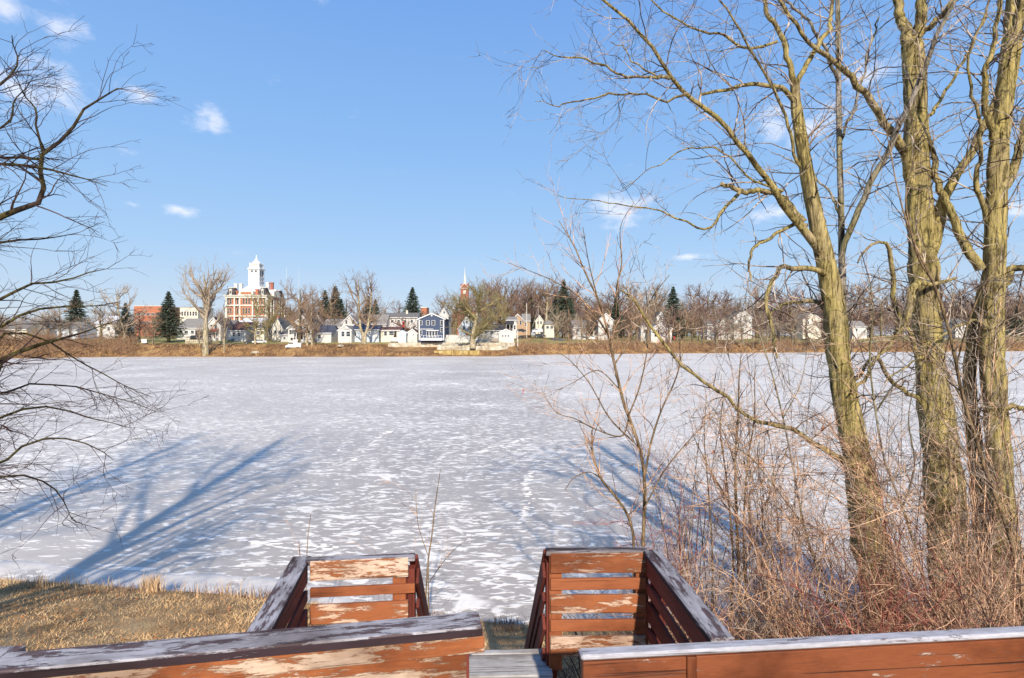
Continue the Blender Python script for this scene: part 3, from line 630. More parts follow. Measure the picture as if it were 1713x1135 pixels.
# A: leaning mossy trunk
tA = [base_fix(limb([(1490,1040,78),(1465,950,70),(1450,870,64),(1438,790,58),(1428,740,54),(1412,650,50),(1402,590,46),(1396,520,46),(1384,455,42),(1373,400,35),(1360,340,31),(1348,280,27),(1338,220,24),(1331,170,21),(1330,140,19)], 9.3, 9.3, 90))]
lA = [limb(l, a, b_) for l, a, b_ in [
 ([(1330,150,16),(1312,112,14),(1298,60,12),(1278,25,11),(1262,-40,10)], 9.3, 9.2),
 ([(1330,150,15),(1350,112,13),(1364,88,12),(1388,50,10),(1398,10,9),(1402,-40,8)], 9.3, 9.5),
 ([(1384,440,26),(1360,395,22),(1325,350,18),(1300,310,16),(1265,265,14),(1235,235,13),(1190,190,12),(1145,152,11),(1120,130,10),(1090,80,9),(1060,45,8),(1010,5,7),(985,-30,6)], 9.3, 7.8),
 ([(1345,372,18),(1318,335,16),(1290,318,15),(1250,316,13),(1206,308,12)], 9.3, 9.6),
 ([(1240,317,9),(1215,350,8),(1198,368,7),(1175,378,6),(1130,360,5),(1090,345,4),(1040,338,3),(935,328,1.5)], 9.5, 8.9),
 ([(1120,132,8),(1080,128,7),(1040,122,6),(990,105,5),(955,98,4),(905,85,1.5)], 8.1, 7.6),
 ([(1148,158,7),(1110,168,6),(1060,160,5),(1020,160,5),(960,172,4),(930,182,3),(895,170,1.5)], 8.1, 8.6),
 ([(1330,175,14),(1300,148,12),(1270,136,11),(1232,137,10),(1200,150,9),(1172,162,7),(1165,185,3)], 9.3, 8.8),
 ([(1120,132,7),(1095,118,5),(1068,105,4),(1045,75,3),(1020,70,1.5)], 8.1, 8.3),
 ([(1392,462,16),(1362,452,14),(1325,447,13),(1302,455,12),(1291,480,11),(1289,520,10),(1296,560,9),(1300,600,5)], 9.3, 8.5),
 ([(1400,545,14),(1375,518,12),(1350,505,10),(1320,505,8),(1300,520,6),(1285,545,3)], 9.3, 9.9),
 ([(1436,785,20),(1408,770,17),(1385,755,15),(1350,737,13),(1325,722,12),(1290,712,11),(1255,705,10),(1222,690,9),(1190,660,9),(1150,630,8),(1122,602,8),(1085,545,7),(1065,510,6),(1040,485,5)], 9.2, 7.6),
 ([(1350,378,12),(1320,382,10),(1290,398,9),(1262,415,8),(1250,440,7),(1256,470,4)], 9.3, 8.9),
 ([(1350,300,9),(1320,230,8),(1290,160,7),(1255,95,6),(1225,40,5),(1190,-20,4)], 9.3, 8.6),
 ([(1300,70,8),(1250,75,7),(1200,60,6),(1160,50,5),(1110,20,4),(1080,-20,3)], 9.2, 8.7),
 ([(1310,320,7),(1260,300,5),(1215,255,4),(1170,240,4),(1120,262,3),(1040,318,1.5)], 9.0, 8.6),
 ([(1415,655,10),(1440,640,9),(1470,600,8),(1500,560,7),(1520,520,5)], 9.2, 9.0)]]
tree('tree', 'tall leaning mossy tree whose long limbs reach left over the ice, leftmost big trunk', 'tree', tA, lA, 'bark_moss', 'bark_moss', 'twig_grey', tw(.95), g=gA)
# thin grey V shaped tree behind A
tD = [base_fix(limb([(1475,1010,26),(1455,900,24),(1440,800,22),(1425,700,20),(1415,600,19),(1411,520,18),(1408,450,14),(1407,350,12),(1404,250,11),(1403,150,11),(1402,60,10),(1401,-40,9)], 10.2, 10.2, 44))]
lD = [limb(l, a, b_) for l, a, b_ in [
 ([(1411,470,14),(1418,410,15),(1440,350,16),(1470,290,15),(1500,240,15),(1520,190,14),(1545,130,13),(1565,80,11),(1595,20,9),(1610,-40,8)], 10.2, 8.4),
 ([(1403,140,9),(1380,90,8),(1350,40,7),(1310,0,6),(1290,-40,5)], 10.2, 9.6),
 ([(1408,380,8),(1385,330,6),(1360,300,5),(1330,270,4),(1290,255,2)], 10.2, 10.5),
 ([(1405,240,7),(1430,180,6),(1450,110,5),(1470,30,4)], 10.2, 10.6)]]
tree('tree', 'slender smooth grey tree with a V fork beside the leaning mossy trunk', 'tree', tD, lD, 'bark_grey', 'bark_grey', 'twig_grey', tw(1.0), g=gA)
# B: central mossy trunk
tB = [base_fix(limb([(1605,1060,96),(1593,960,82),(1584,860,76),(1573,760,68),(1562,660,58),(1553,560,54),(1546,480,52),(1541,400,50),(1537,310,49),(1533,220,46),(1530,130,42),(1526,75,40)], 9.9, 9.9, 90))]
lB = [limb(l, a, b_) for l, a, b_ in [
 ([(1527,90,34),(1512,40,24),(1503,0,21),(1492,-60,18)], 9.9, 10.1),
 ([(1527,90,34),(1542,45,28),(1549,5,25),(1560,-60,22)], 9.9, 9.7),
 ([(1538,60,16),(1560,28,13),(1585,12,11),(1620,-20,9)], 9.9, 9.3),
 ([(1530,330,26),(1515,270,24),(1498,245,22),(1475,212,19),(1450,170,17),(1420,132,15),(1395,110,12),(1362,82,10),(1330,40,9),(1300,-5,8)], 9.9, 9.0),
 ([(1545,470,34),(1560,410,30),(1578,345,26),(1595,310,24),(1618,275,21),(1645,225,18),(1668,180,17),(1688,120,14),(1700,60,12),(1712,-20,10)], 9.9, 9.2),
 ([(1640,450,24),(1622,415,22),(1602,380,20),(1585,340,17),(1570,295,16),(1560,255,12),(1552,225,8)], 9.4, 9.8),
 ([(1555,640,14),(1520,560,12),(1495,520,12),(1490,470,12),(1487,430,11),(1478,410,8),(1450,415,6),(1435,440,4)], 9.9, 9.2),
 ([(1560,690,12),(1500,640,11),(1470,600,9),(1440,630,7),(1425,660,5)], 9.9, 9.0),
 ([(1500,560,20),(1515,510,20),(1530,475,18),(1560,470,12),(1600,465,6)], 9.2, 9.6),
 ([(1533,210,10),(1560,190,9),(1600,120,7),(1640,40,6),(1660,-20,5)], 9.8, 10.4)]]
tree('tree', 'thick straight mossy tree that forks near the top edge, middle of the three big trunks', 'tree', tB, lB, 'bark_moss', 'bark_moss', 'twig_grey', tw(.95), g=gA)
# C: right pair
tC = [base_fix(limb([(1690,1050,80),(1682,950,62),(1676,860,50),(1672,780,46),(1666,700,44),(1660,620,44),(1660,540,44),(1663,460,42),(1665,380,40),(1668,300,38),(1674,220,36),(1684,140,35),(1694,60,34),(1704,-60,32)], 9.4, 9.4, 90))]
lC = [limb(l, a, b_) for l, a, b_ in [
 ([(1650,1020,44),(1648,900,40),(1642,800,36),(1632,700,30),(1628,620,28),(1638,540,26),(1650,470,22)], 9.8, 9.7),
 ([(1665,330,24),(1690,300,22),(1708,250,20),(1722,180,18),(1735,100,15),(1745,-20,12)], 9.4, 9.9),
 ([(1675,480,22),(1690,455,20),(1712,450,16),(1745,460,12),(1790,440,8)], 9.4, 9.0),
 ([(1676,690,16),(1698,684,13),(1722,690,11),(1760,670,8)], 9.4, 9.0),
 ([(1668,240,18),(1655,190,16),(1650,130,13),(1668,70,11),(1680,-20,9)], 9.4, 8.8),
 ([(1660,380,14),(1636,300,12),(1652,260,10),(1640,180,8),(1630,100,6),(1650,20,5)], 9.4, 8.6),
 ([(1690,100,12),(1720,60,11),(1760,20,9)], 9.4, 9.0),
 ([(1660,560,9),(1620,540,8),(1570,560,6),(1520,600,5),(1480,640,3)], 9.4, 8.4)]]
tree('tree', 'double stemmed mossy tree at the right edge, dark on its left side', 'tree', tC, lC, 'bark_moss', 'bark_moss', 'twig_grey', tw(1.0), g=gA)
# ---------------- left tree (trunk outside the frame, limbs reach in)
gL = np.random.default_rng(5)
def l3(pts, r0, r1, K=24): pts = np.array(pts, float); return resample(pts, np.linspace(r0, r1, len(pts)), K)
tL = [l3([(-9.6,2.6,1.3),(-9.7,3.0,4),(-9.9,3.6,7),(-10,4.2,10),(-10.1,5,13),(-10.2,5.5,16.0)], .36, .12, 30)]
def lead(pts, Y0, Y1, start, r0):
    P, Rr = limb(pts, Y0, Y1, 18, .38); s = np.array(start, float)
    return resample(np.vstack([s, (s+P[0])/2+np.array([0,0,.15]), P]), np.r_[r0, (r0+Rr[0])/2, Rr], 28)
lL = [lead(p, a, b_, s, r_) for p, a, b_, s, r_ in [
 ([(-40,378,24),(0,362,20),(49,342,17),(79,328,15),(74,296,14),(69,266,13),(89,242,12),(116,217,10),(133,187,8),(163,163,6),(197,148,4)], 8.6, 9.6, (-9.8,3.4,6.4), .13),
 ([(-40,268,12),(0,277,11),(30,280,10),(66,282,9),(100,292,7),(135,300,5),(180,312,2)], 8.4, 9.3, (-9.9,3.8,8.0), .1),
 ([(68,262,8),(66,215,7),(62,180,6),(40,150,4),(20,120,2)], 9.2, 9.4, (-9.7,7.2,8.4), .03),
 ([(-60,640,22),(-10,612,18),(30,592,15),(69,579,12),(100,568,9),(133,562,6),(185,540,3),(240,520,1.5)], 8.0, 9.4, (-9.7,3.0,4.2), .12),
 ([(-50,700,14),(-8,640,12),(5,610,10),(30,590,9)], 8.0, 8.4, (-9.7,2.9,4.0), .08),
 ([(-60,520,12),(0,495,10),(40,470,8),(100,468,6),(150,455,4),(180,450,1.5)], 8.4, 9.5, (-9.8,3.3,5.6), .09),
 ([(-60,560,12),(0,545,10),(50,520,8),(100,515,6),(150,512,4),(200,505,2)], 8.2, 9.4, (-9.8,3.2,5.2), .09),
 ([(-60,430,10),(0,412,8),(40,400,7),(90,398,4),(130,390,2)], 8.6, 9.6, (-9.9,3.5,6.4), .08),
 ([(-80,740,12),(0,712,9),(40,692,8),(100,690,6),(160,700,4),(215,715,1.5)], 8.0, 9.6, (-9.7,3.0,3.6), .08),
 ([(-80,790,12),(0,775,9),(40,745,8),(90,730,6),(150,742,4),(190,770,1.5)], 7.8, 9.2, (-9.7,3.0,3.4), .08),
 ([(-80,820,10),(0,800,8),(60,800,6),(100,830,4),(120,870,1.5)], 7.6, 9.0, (-9.7,2.9,3.2), .06),
 ([(-60,660,10),(0,670,8),(60,650,6),(130,650,5),(200,668,3),(262,690,1.5)], 8.2, 10, (-9.7,3.0,4.2), .07),
 ([(-80,160,14),(-20,150,10),(10,130,8),(30,100,5),(20,60,3)], 8.6, 9.4, (-9.9,4.2,9.6), .1),
 ([(-60,230,9),(0,215,7),(20,190,6),(30,160,4),(55,130,2)], 8.6, 9.6, (-9.9,4.0,9.0), .07),
 ([(-60,600,10),(0,560,8),(60,570,6),(120,600,5),(200,640,3),(255,665,1.5)], 8.2, 10, (-9.7,3.0,4.4), .07)]]
extra = [l3([(-10,4.3,9.5),(-11.3,5.5,11.8),(-12.2,6.3,14.5)], .1, .03), l3([(-10.1,5,12),(-9.3,6,13.8),(-8.9,6.8,16.0)], .09, .03), l3([(-10,4.0,9),(-9.9,6.2,11.6),(-10.1,7.6,14.0)], .1, .03),
         l3([(-9.8,3.4,7),(-11.8,4.2,9.2),(-13.5,5.2,12)], .12, .03), l3([(-9.9,3.6,8),(-12.6,5.2,9.8),(-14.6,6.4,11.5)], .11, .03), l3([(-10,4.0,9.5),(-10.8,3.0,12.5),(-11,2.8,15)], .1, .03)]
extra = [(resample(p, r_, 28)) for p, r_ in extra]
tree('tree', 'dark bare tree at the left edge with arching limbs hanging over the ice', 'tree', tL, lL+extra, 'bark_dark', 'bark_dark', 'twig_dark',
     [dict(per_m=4.6, lenr=0, abslen=(.4, 1.3), K=9, ang=(25, 65), rs=.4, rmax=.014, rmin=.0055, wig=.16, trop=(.05, .02, .0), tr=(.3, 1)),
      dict(per_m=3.2, lenr=(.3, .65), K=6, ang=(25, 60), rs=.6, rmin=.0038, wig=.2, trop=(.05, 0, -.01), tr=(.2, 1), tip=.5),
      dict(per_m=3.0, lenr=(.3, .6), K=4, ang=(25, 60), rs=.75, rmin=.0028, wig=.2, trop=(.03, 0, 0), tr=(.2, 1), tip=.6)], g=gL)
# trees outside the frame on the left whose shadows lie over lawn and ice
for x, y, h, s in ((-15.5, 6.5, 14, 3), (-8.3, -6.5, 19, 9), (-13.5, -3.0, 17, 4)):
    gg = np.random.default_rng(s); z = gz((x, y)); t = [l3([(x,y,z-.2),(x+.1,y,z+h*.3),(x-.2,y+.3,z+h*.6),(x,y,z+h)], .3, .05, 30)]
    ls = []
    for k in range(13):
        a = gg.uniform(0, 6.28); f = gg.uniform(.28, .9); ln = h*gg.uniform(.22, .42)*(1.2-f*.6); p0 = np.array([x, y+.1, z+h*f]); d = np.array([math.cos(a), math.sin(a), gg.uniform(.5, 1.1)]); d /= np.linalg.norm(d)
        ls.append(l3([p0, p0+d*ln*.5, p0+d*ln+np.array([0,0,.3])], .1*(1.3-f), .02))
    tree('tree', 'tall bare tree beyond the left edge whose long shadow falls across the ice', 'tree', t, ls, 'bark_dark', 'bark_dark', 'twig_dark',
         [dict(per_m=2.8, lenr=0, abslen=(.8, 2.4), K=7, ang=(30, 65), rs=.4, rmax=.03, rmin=.015, wig=.15, trop=(0, 0, .05), tr=(.2, 1)),
          dict(per_m=2.0, lenr=(.3, .6), K=4, ang=(25, 60), rs=.6, rmin=.009, wig=.2, tr=(.2, 1), tip=.5)], group='trees beyond the left edge', g=gg)
# ---------------- saplings and shrubs of the right bank
gS = np.random.default_rng(33)
SG = lambda s=1.0, up=.04: [dict(per_m=3.3*s, lenr=0, abslen=(.25, 1.1), K=7, ang=(20, 50), rs=.55, rmax=.008, rmin=.0036, wig=.14, trop=(0, 0, up), tr=(.15, 1)),
      dict(per_m=3.2, lenr=(.3, .6), K=5, ang=(20, 55), rs=.7, rmin=.0026, wig=.18, trop=(0, 0, up), tr=(.15, 1), tip=.6)]
def sapling(label, stems, Y, tm, wm, s=1.0, up=.04, group=None, name='sapling', dY=.8):
    ls = [limb(st_, Y+gS.uniform(-.15, .15), Y+gS.uniform(-dY, dY), 22, .36) for st_ in stems]
    ls = [base_fix(l) if st_[0][1] > 880 else l for l, st_ in zip(ls, stems)]
    return tree(name, label, 'sapling' if name == 'sapling' else 'shrub', ls, None, 'bark_sapling' if tm == 'twig_tan' else 'bark_grey', tm, wm, SG(s, up), group, gS, sides=(6, 5))
sapling('forked tan sapling standing right behind the right landing railing bay',
  [[(1075,930,11),(1078,800,10),(1064,730,9),(1045,680,9),(1028,610,8),(1018,560,7),(1000,500,6),(978,455,5),(960,410,4),(935,370,2)],
   [(1078,800,7),(1088,745,6),(1105,690,5),(1128,640,4),(1140,600,3),(1150,540,2)],
   [(1022,575,6),(1030,530,5),(1032,480,5),(1040,440,4),(1038,380,2),(1060,340,1.5)],
   [(1018,560,6),(990,520,5),(960,490,4),(925,470,3),(890,455,2),(850,440,1)],
   [(1050,700,5),(1072,640,4),(1085,560,3),(1080,480,2)], [(1000,500,4),(985,440,3),(975,380,2)], [(1078,850,5),(1110,790,4),(1150,740,3),(1200,690,2)], [(1035,650,4),(1000,620,3),(960,640,2),(930,655,1.5)],
   [(1052,700,6),(1040,730,5),(1000,720,4),(960,700,3),(930,690,2),(905,650,1)],
   [(1062,905,8),(1050,862,8),(1025,825,7),(1005,800,7),(992,760,6),(990,720,4)],
   [(1060,740,5),(1020,700,4),(985,640,3),(950,600,2),(930,590,1.5)],
   [(1005,800,4),(985,790,3),(960,800,2.5),(945,820,2)],
   [(1028,610,5),(1060,560,4),(1090,500,3),(1120,460,2)]], 8.2, 'twig_tan', 'twig_tan', 1.7)
sapling('cluster of thin upright stems with a few orange leaves, right of the forked sapling',
  [[(1240,1060,10),(1236,960,9),(1232,860,8),(1230,770,7),(1235,700,6),(1236,640,4),(1240,590,2)], [(1222,1050,7),(1226,930,6),(1215,800,5),(1205,720,4),(1212,650,2)],
   [(1250,1050,7),(1244,900,6),(1250,780,5),(1262,700,4),(1262,620,2)], [(1190,1040,6),(1192,940,5),(1185,820,4),(1178,730,3),(1182,660,1.5)], [(1245,940,5),(1275,860,4),(1300,790,3),(1330,720,1.5)], [(1232,860,5),(1190,790,4),(1160,730,2)]], 8.6, 'twig_tan', 'twig_tan', 1.6)
sapling('slim pinkish sapling crossing in front of the big trunks',
  [[(1720,1040,14),(1690,900,12),(1650,790,10),(1625,710,10),(1611,670,9),(1600,610,9),(1590,563,8),(1575,510,8),(1561,472,7),(1540,430,6),(1519,380,5),(1500,310,4),(1485,230,3),(1465,130,2)],
   [(1561,472,6),(1540,440,5),(1527,400,5),(1515,330,4),(1530,250,3),(1520,170,2)], [(1611,670,5),(1580,620,4),(1540,580,3),(1490,560,2)], [(1650,790,6),(1600,740,5),(1560,660,4),(1545,580,3),(1530,500,2)], [(1600,610,5),(1620,540,4),(1650,470,3),(1690,420,2)]], 7.0, 'twig_tan', 'twig_grey', .9)
sapling('thin sapling in the gap between the two big right trunks',
  [[(1560,1050,9),(1540,950,8),(1510,850,8),(1480,770,7),(1465,690,6),(1455,600,5),(1460,500,4),(1440,420,2)], [(1510,850,5),(1530,780,4),(1520,700,3),(1535,620,2)], [(1465,690,5),(1500,640,4),(1545,620,2)]], 7.6, 'twig_grey', 'twig_tan', .9)
sapling('small leaning sapling left of the leaning mossy trunk',
  [[(1400,1050,8),(1370,960,7),(1345,880,6),(1330,800,6),(1310,700,5),(1290,620,4),(1265,540,3),(1250,470,2)], [(1345,880,5),(1300,820,4),(1260,770,3),(1220,740,1.5)], [(1310,700,4),(1340,640,3),(1350,570,2),(1345,500,1.5)]], 7.9, 'twig_grey', 'twig_tan', 1.0)
sapling('single thin sapling between the left landing bay and the stairs', [[(712,1010,5),(716,940,4.5),(722,900,4),(728,845,3),(737,785,1.5)], [(718,935,2.5),(700,880,2),(695,820,1)], [(714,980,2.5),(750,930,2),(790,895,1)], [(714,990,2.5),(690,960,2),(672,930,1)]], 9.6, 'twig_tan', 'twig_tan', .6, dY=.2)
sapling('pair of thin dry stalks behind the left landing bay cap', [[(512,960,3),(515,900,2.5),(520,860,1.5)], [(504,960,2.5),(500,905,2)]], 9.9, 'twig_tan', 'twig_tan', .3, dY=.1)
# arching shrubs
def shrub(label, px, Y, n, hmin, hmax, spread, lean, tm, wm, s=1.0, r=.008, up=.03, group='shrubs on the right bank'):
    x = (px-CX)/F*Y; Y2 = min(Y, near_shore(x)-.1); z = gz((x, Y2)); ls = []
    for k in range(n):
        a = gS.uniform(0, 6.28); h = gS.uniform(hmin, hmax)*1.3; sp_ = spread*gS.uniform(.3, 1)*h
        p0 = np.array([x+gS.normal(0, .22), Y2+gS.normal(0, .15), z-.08]); d = np.array([math.cos(a)*sp_+lean*h, math.sin(a)*sp_, h])
        ls.append(resample([p0, p0+d*np.array([.25,.25,.5]), p0+d*np.array([.7,.7,.9]), p0+d*np.array([1.25,1.25,.92])], np.array([r, r*.8, r*.6, r*.3])*gS.uniform(.7, 1.3), 16))
    return tree('shrub', label, 'shrub', ls, None, tm, tm, wm, SG(s, up), group, gS, sides=(5, 5), base=np.array([x, Y2, z]))
SH = [('red stemmed shrub rising just right of the right landing bay', 1130, 8.6, 15, 1.4, 2.6, .35, -.05, 'twig_red', 'twig_red'),
 ('low tan shrub beside the wide cap of the right landing bay', 1180, 6.6, 12, .9, 1.7, .5, -.1, 'twig_tan', 'twig_tan'),
 ('tangled grey shrub under the thin upright stems', 1250, 7.4, 14, 1.0, 2.0, .5, 0, 'twig_grey', 'twig_grey'),
 ('tan shrub with arching canes in front of the leaning trunk', 1350, 7.2, 16, 1.2, 2.6, .5, -.15, 'twig_tan', 'twig_tan'),
 ('dense tan shrub at the foot of the leaning mossy trunk', 1440, 7.8, 18, 1.4, 2.9, .45, -.2, 'twig_tan', 'twig_tan'),
 ('red cane shrub between the two big right trunks', 1520, 7.4, 15, 1.4, 3.0, .45, -.2, 'twig_red', 'twig_tan'),
 ('tall tan shrub at the foot of the middle trunk', 1600, 7.2, 18, 1.6, 3.4, .45, -.3, 'twig_tan', 'twig_tan'),
 ('pale shrub leaning left from the right edge', 1690, 6.8, 18, 1.5, 3.4, .5, -.4, 'twig_tan', 'twig_grey'),
 ('dark low shrub under the right edge trunks', 1650, 6.0, 16, .9, 1.9, .5, -.2, 'twig_dark', 'twig_tan'),
 ('red shrub low behind the right deck railing', 1480, 6.0, 14, .8, 1.8, .55, -.2, 'twig_red', 'twig_red'),
 ('grey brush leaning over the right deck railing', 1380, 5.6, 12, .7, 1.5, .55, -.1, 'twig_grey', 'twig_grey'),
 ('far shrub with pale twigs seen between trunk and frame edge', 1740, 8.8, 16, 2, 4.6, .4, -.3, 'twig_tan', 'twig_grey'),
 ('tall thin branched shrub left of the middle trunk', 1500, 8.9, 12, 2.6, 5.2, .3, -.1, 'twig_grey', 'twig_grey'),
 ('tall thin branched shrub left of the leaning trunk', 1300, 9.0, 10, 2.2, 4.8, .3, -.05, 'twig_grey', 'twig_grey'),
 ('twiggy shrub in the gap right of the middle trunk', 1620, 8.6, 12, 2.4, 5.4, .28, -.05, 'twig_tan', 'twig_grey')]
SH += [('wispy grey whips between the forked sapling and the thin upright stems', 1165, 8.8, 12, 1.8, 3.6, .3, 0, 'twig_grey', 'twig_grey'), ('tan whips close behind the cap of the right bay', 1120, 8.0, 10, 1.2, 2.4, .4, -.1, 'twig_tan', 'twig_tan'), ('grey whips right of the thin upright stems', 1300, 8.2, 14, 1.8, 3.8, .35, -.1, 'twig_grey', 'twig_tan')]
for a in SH: shrub(*a[:3], int(a[3]*1.05), *a[4:], s=1.2)
# shrub behind the bay panels: dark criss-cross twigs
shrub('dark low brush behind the slats of the right landing bay', 1010, 6.2, 22, .7, 1.25, .6, 0, 'twig_dark', 'twig_dark', s=1.2, r=.009)
shrub('thin low brush behind the left landing bay', 640, 8.8, 7, .5, .9, .6, 0, 'twig_dark', 'twig_dark', s=.7, r=.006)
# bramble tangle nobody could count
N = 2700; bx = gS.uniform(2.2, 11.5, N); by = gS.uniform(4.4, 10.4, N); ok = (bx > (1090-CX)/F*by+.2); bx, by = bx[ok], by[ok]; N = len(bx)
bz = near_z(bx, by); K = 9; P = np.zeros((N, K, 3)); P[:, 0] = np.stack([bx, by, bz-.05], -1)
d = unit(np.stack([gS.normal(-.55, .7, N), gS.normal(0, .6, N), gS.uniform(.4, 1.4, N)], -1)); L = gS.uniform(.6, 2.9, N)*np.interp(by, [4.4, 7, 10.4], [.7, 1.15, .9])*np.interp(bx/by, [.28,.5,.7], [.55,.85,1.15])
for k in range(1, K):
    d = unit(d+gS.normal(size=(N, 3))*.16+np.array([0, 0, -.12])); P[:, k] = P[:, k-1]+d*(L/(K-1))[:, None]
Rb = gS.uniform(.003, .0085, N)[:, None]*np.linspace(1, .4, K)
c1_, r1_ = spawn(P, Rb, 2.3, (.25, .6), 6, rmin=.0024, wig=.2, trop=(0, 0, 0), g=gS)
for i, (nm, mt_) in enumerate((('bramble_tangle', 'twig_tan'), ('red_bramble_tangle', 'twig_red'))):
    s_ = slice(i, None, 3) if i else np.array([k for k in range(N) if k % 3 != 1]); s2 = slice(i, None, 3) if i else np.array([k for k in range(len(c1_)) if k % 3 != 1])
    o = link(nm, tube_mesh(nm, [(P[s_], Rb[s_], 4), (c1_[s2], r1_[s2], 3)]), MATS[mt_])
    tag(o, ['tan bramble tangle covering the right bank behind the railing', 'reddish bramble canes mixed through the tangle on the right bank'][i], 'brambles', kind='stuff')
# a few orange leaves caught on the twigs
root = empty('leafy_twig', tuple(W(1240, 800, 8.2))); tag(root, 'few withered orange leaves hanging on a thin twig above the brambles', 'twig')
lp = [(1192,752,8.3),(1250,752,8.2),(1258,766,8.2),(1272,770,8.2),(1305,812,8.2),(1272,828,8.3),(1280,842,8.3),(1297,880,8.2),(1290,1000,7.4),(1362,690,8.4),(1376,712,8.4),(1325,862,8)]
tw_ = resample([W(1185,745,8.3), W(1250,758,8.2), W(1290,800,8.2), W(1300,880,8.2), W(1310,960,8.0)], np.array([.003,.004,.005,.006,.007]), 20)
c0 = np.array(root.location)
link('stem', tube_mesh('stem', [((tw_[0]-c0)[None], tw_[1][None], 5)]), MATS['twig_tan'], root)
for px, py, Y in lp:
    p = W(px, py, Y)-c0; s = .042; a = gS.uniform(0, 3); mb = MB(); n_ = 7
    ring = [(.42*s*math.sin(math.pi*t)*(1 if sd_ else -1)*.9, -t*2*s, .012*math.sin(t*5)) for sd_, t in [(1, q/n_) for q in range(n_+1)]+[(0, 1-q/n_) for q in range(1, n_)]]
    v = [(p[0]+x_*math.cos(a)+z_, p[1]+x_*math.sin(a)-z_, p[2]+y_) for x_, y_, z_ in ring]
    mb.add(v+[(q[0]+.0012, q[1]+.0012, q[2]) for q in v], [tuple(range(len(v))), tuple(range(2*len(v)-1, len(v)-1, -1))]+[(i, (i+1) % len(v), (i+1) % len(v)+len(v), i+len(v)) for i in range(len(v))])
    mb.build('leaf', MATS['dead_leaf'], root)
# ------------------------------------------------------------------ far bank: houses
def Xp(px, Y): return (px-CX)/F*Y
def Zp(py, Y): return EYE-(py-HY)/F*Y
WALLN = 0
def window(root, cx, cz, wd, hg, y, o, trim='white_trim', mull=True, side=None, pane='glass', name='window'):
    """window on a wall facing -Y at local y (or on the +X / -X wall when side is the wall's x)"""
    t = max(.09, min(wd, hg)*.1); f = MB()
    def bx(mb, a0, a1, z0, z1, d0, d1):
        if side is None: mb.box(a0, a1, y-d1, y-d0, z0, z1)
        else:
            s = 1 if side > 0 else -1; xs_ = sorted((o+s*d0, o+s*d1)); mb.box(xs_[0], xs_[1], a0, a1, z0, z1)
    x0, x1, z0, z1 = cx-wd/2, cx+wd/2, cz-hg/2, cz+hg/2
    bx(f, x0-t, x0, z0-t, z1+t, .003, .08); bx(f, x1, x1+t, z0-t, z1+t, .003, .08); bx(f, x0, x1, z1, z1+t, .003, .075); bx(f, x0, x1, z0-t, z0, .003, .1)
    if mull: bx(f, x0, x1, cz-t*.3, cz+t*.3, .03, .06)
    fo = f.build(name, MATS[trim], root); p = MB(); bx(p, x0, x1, z0, z1, .003, .025); p.build('pane', MATS[pane], fo)
    return fo
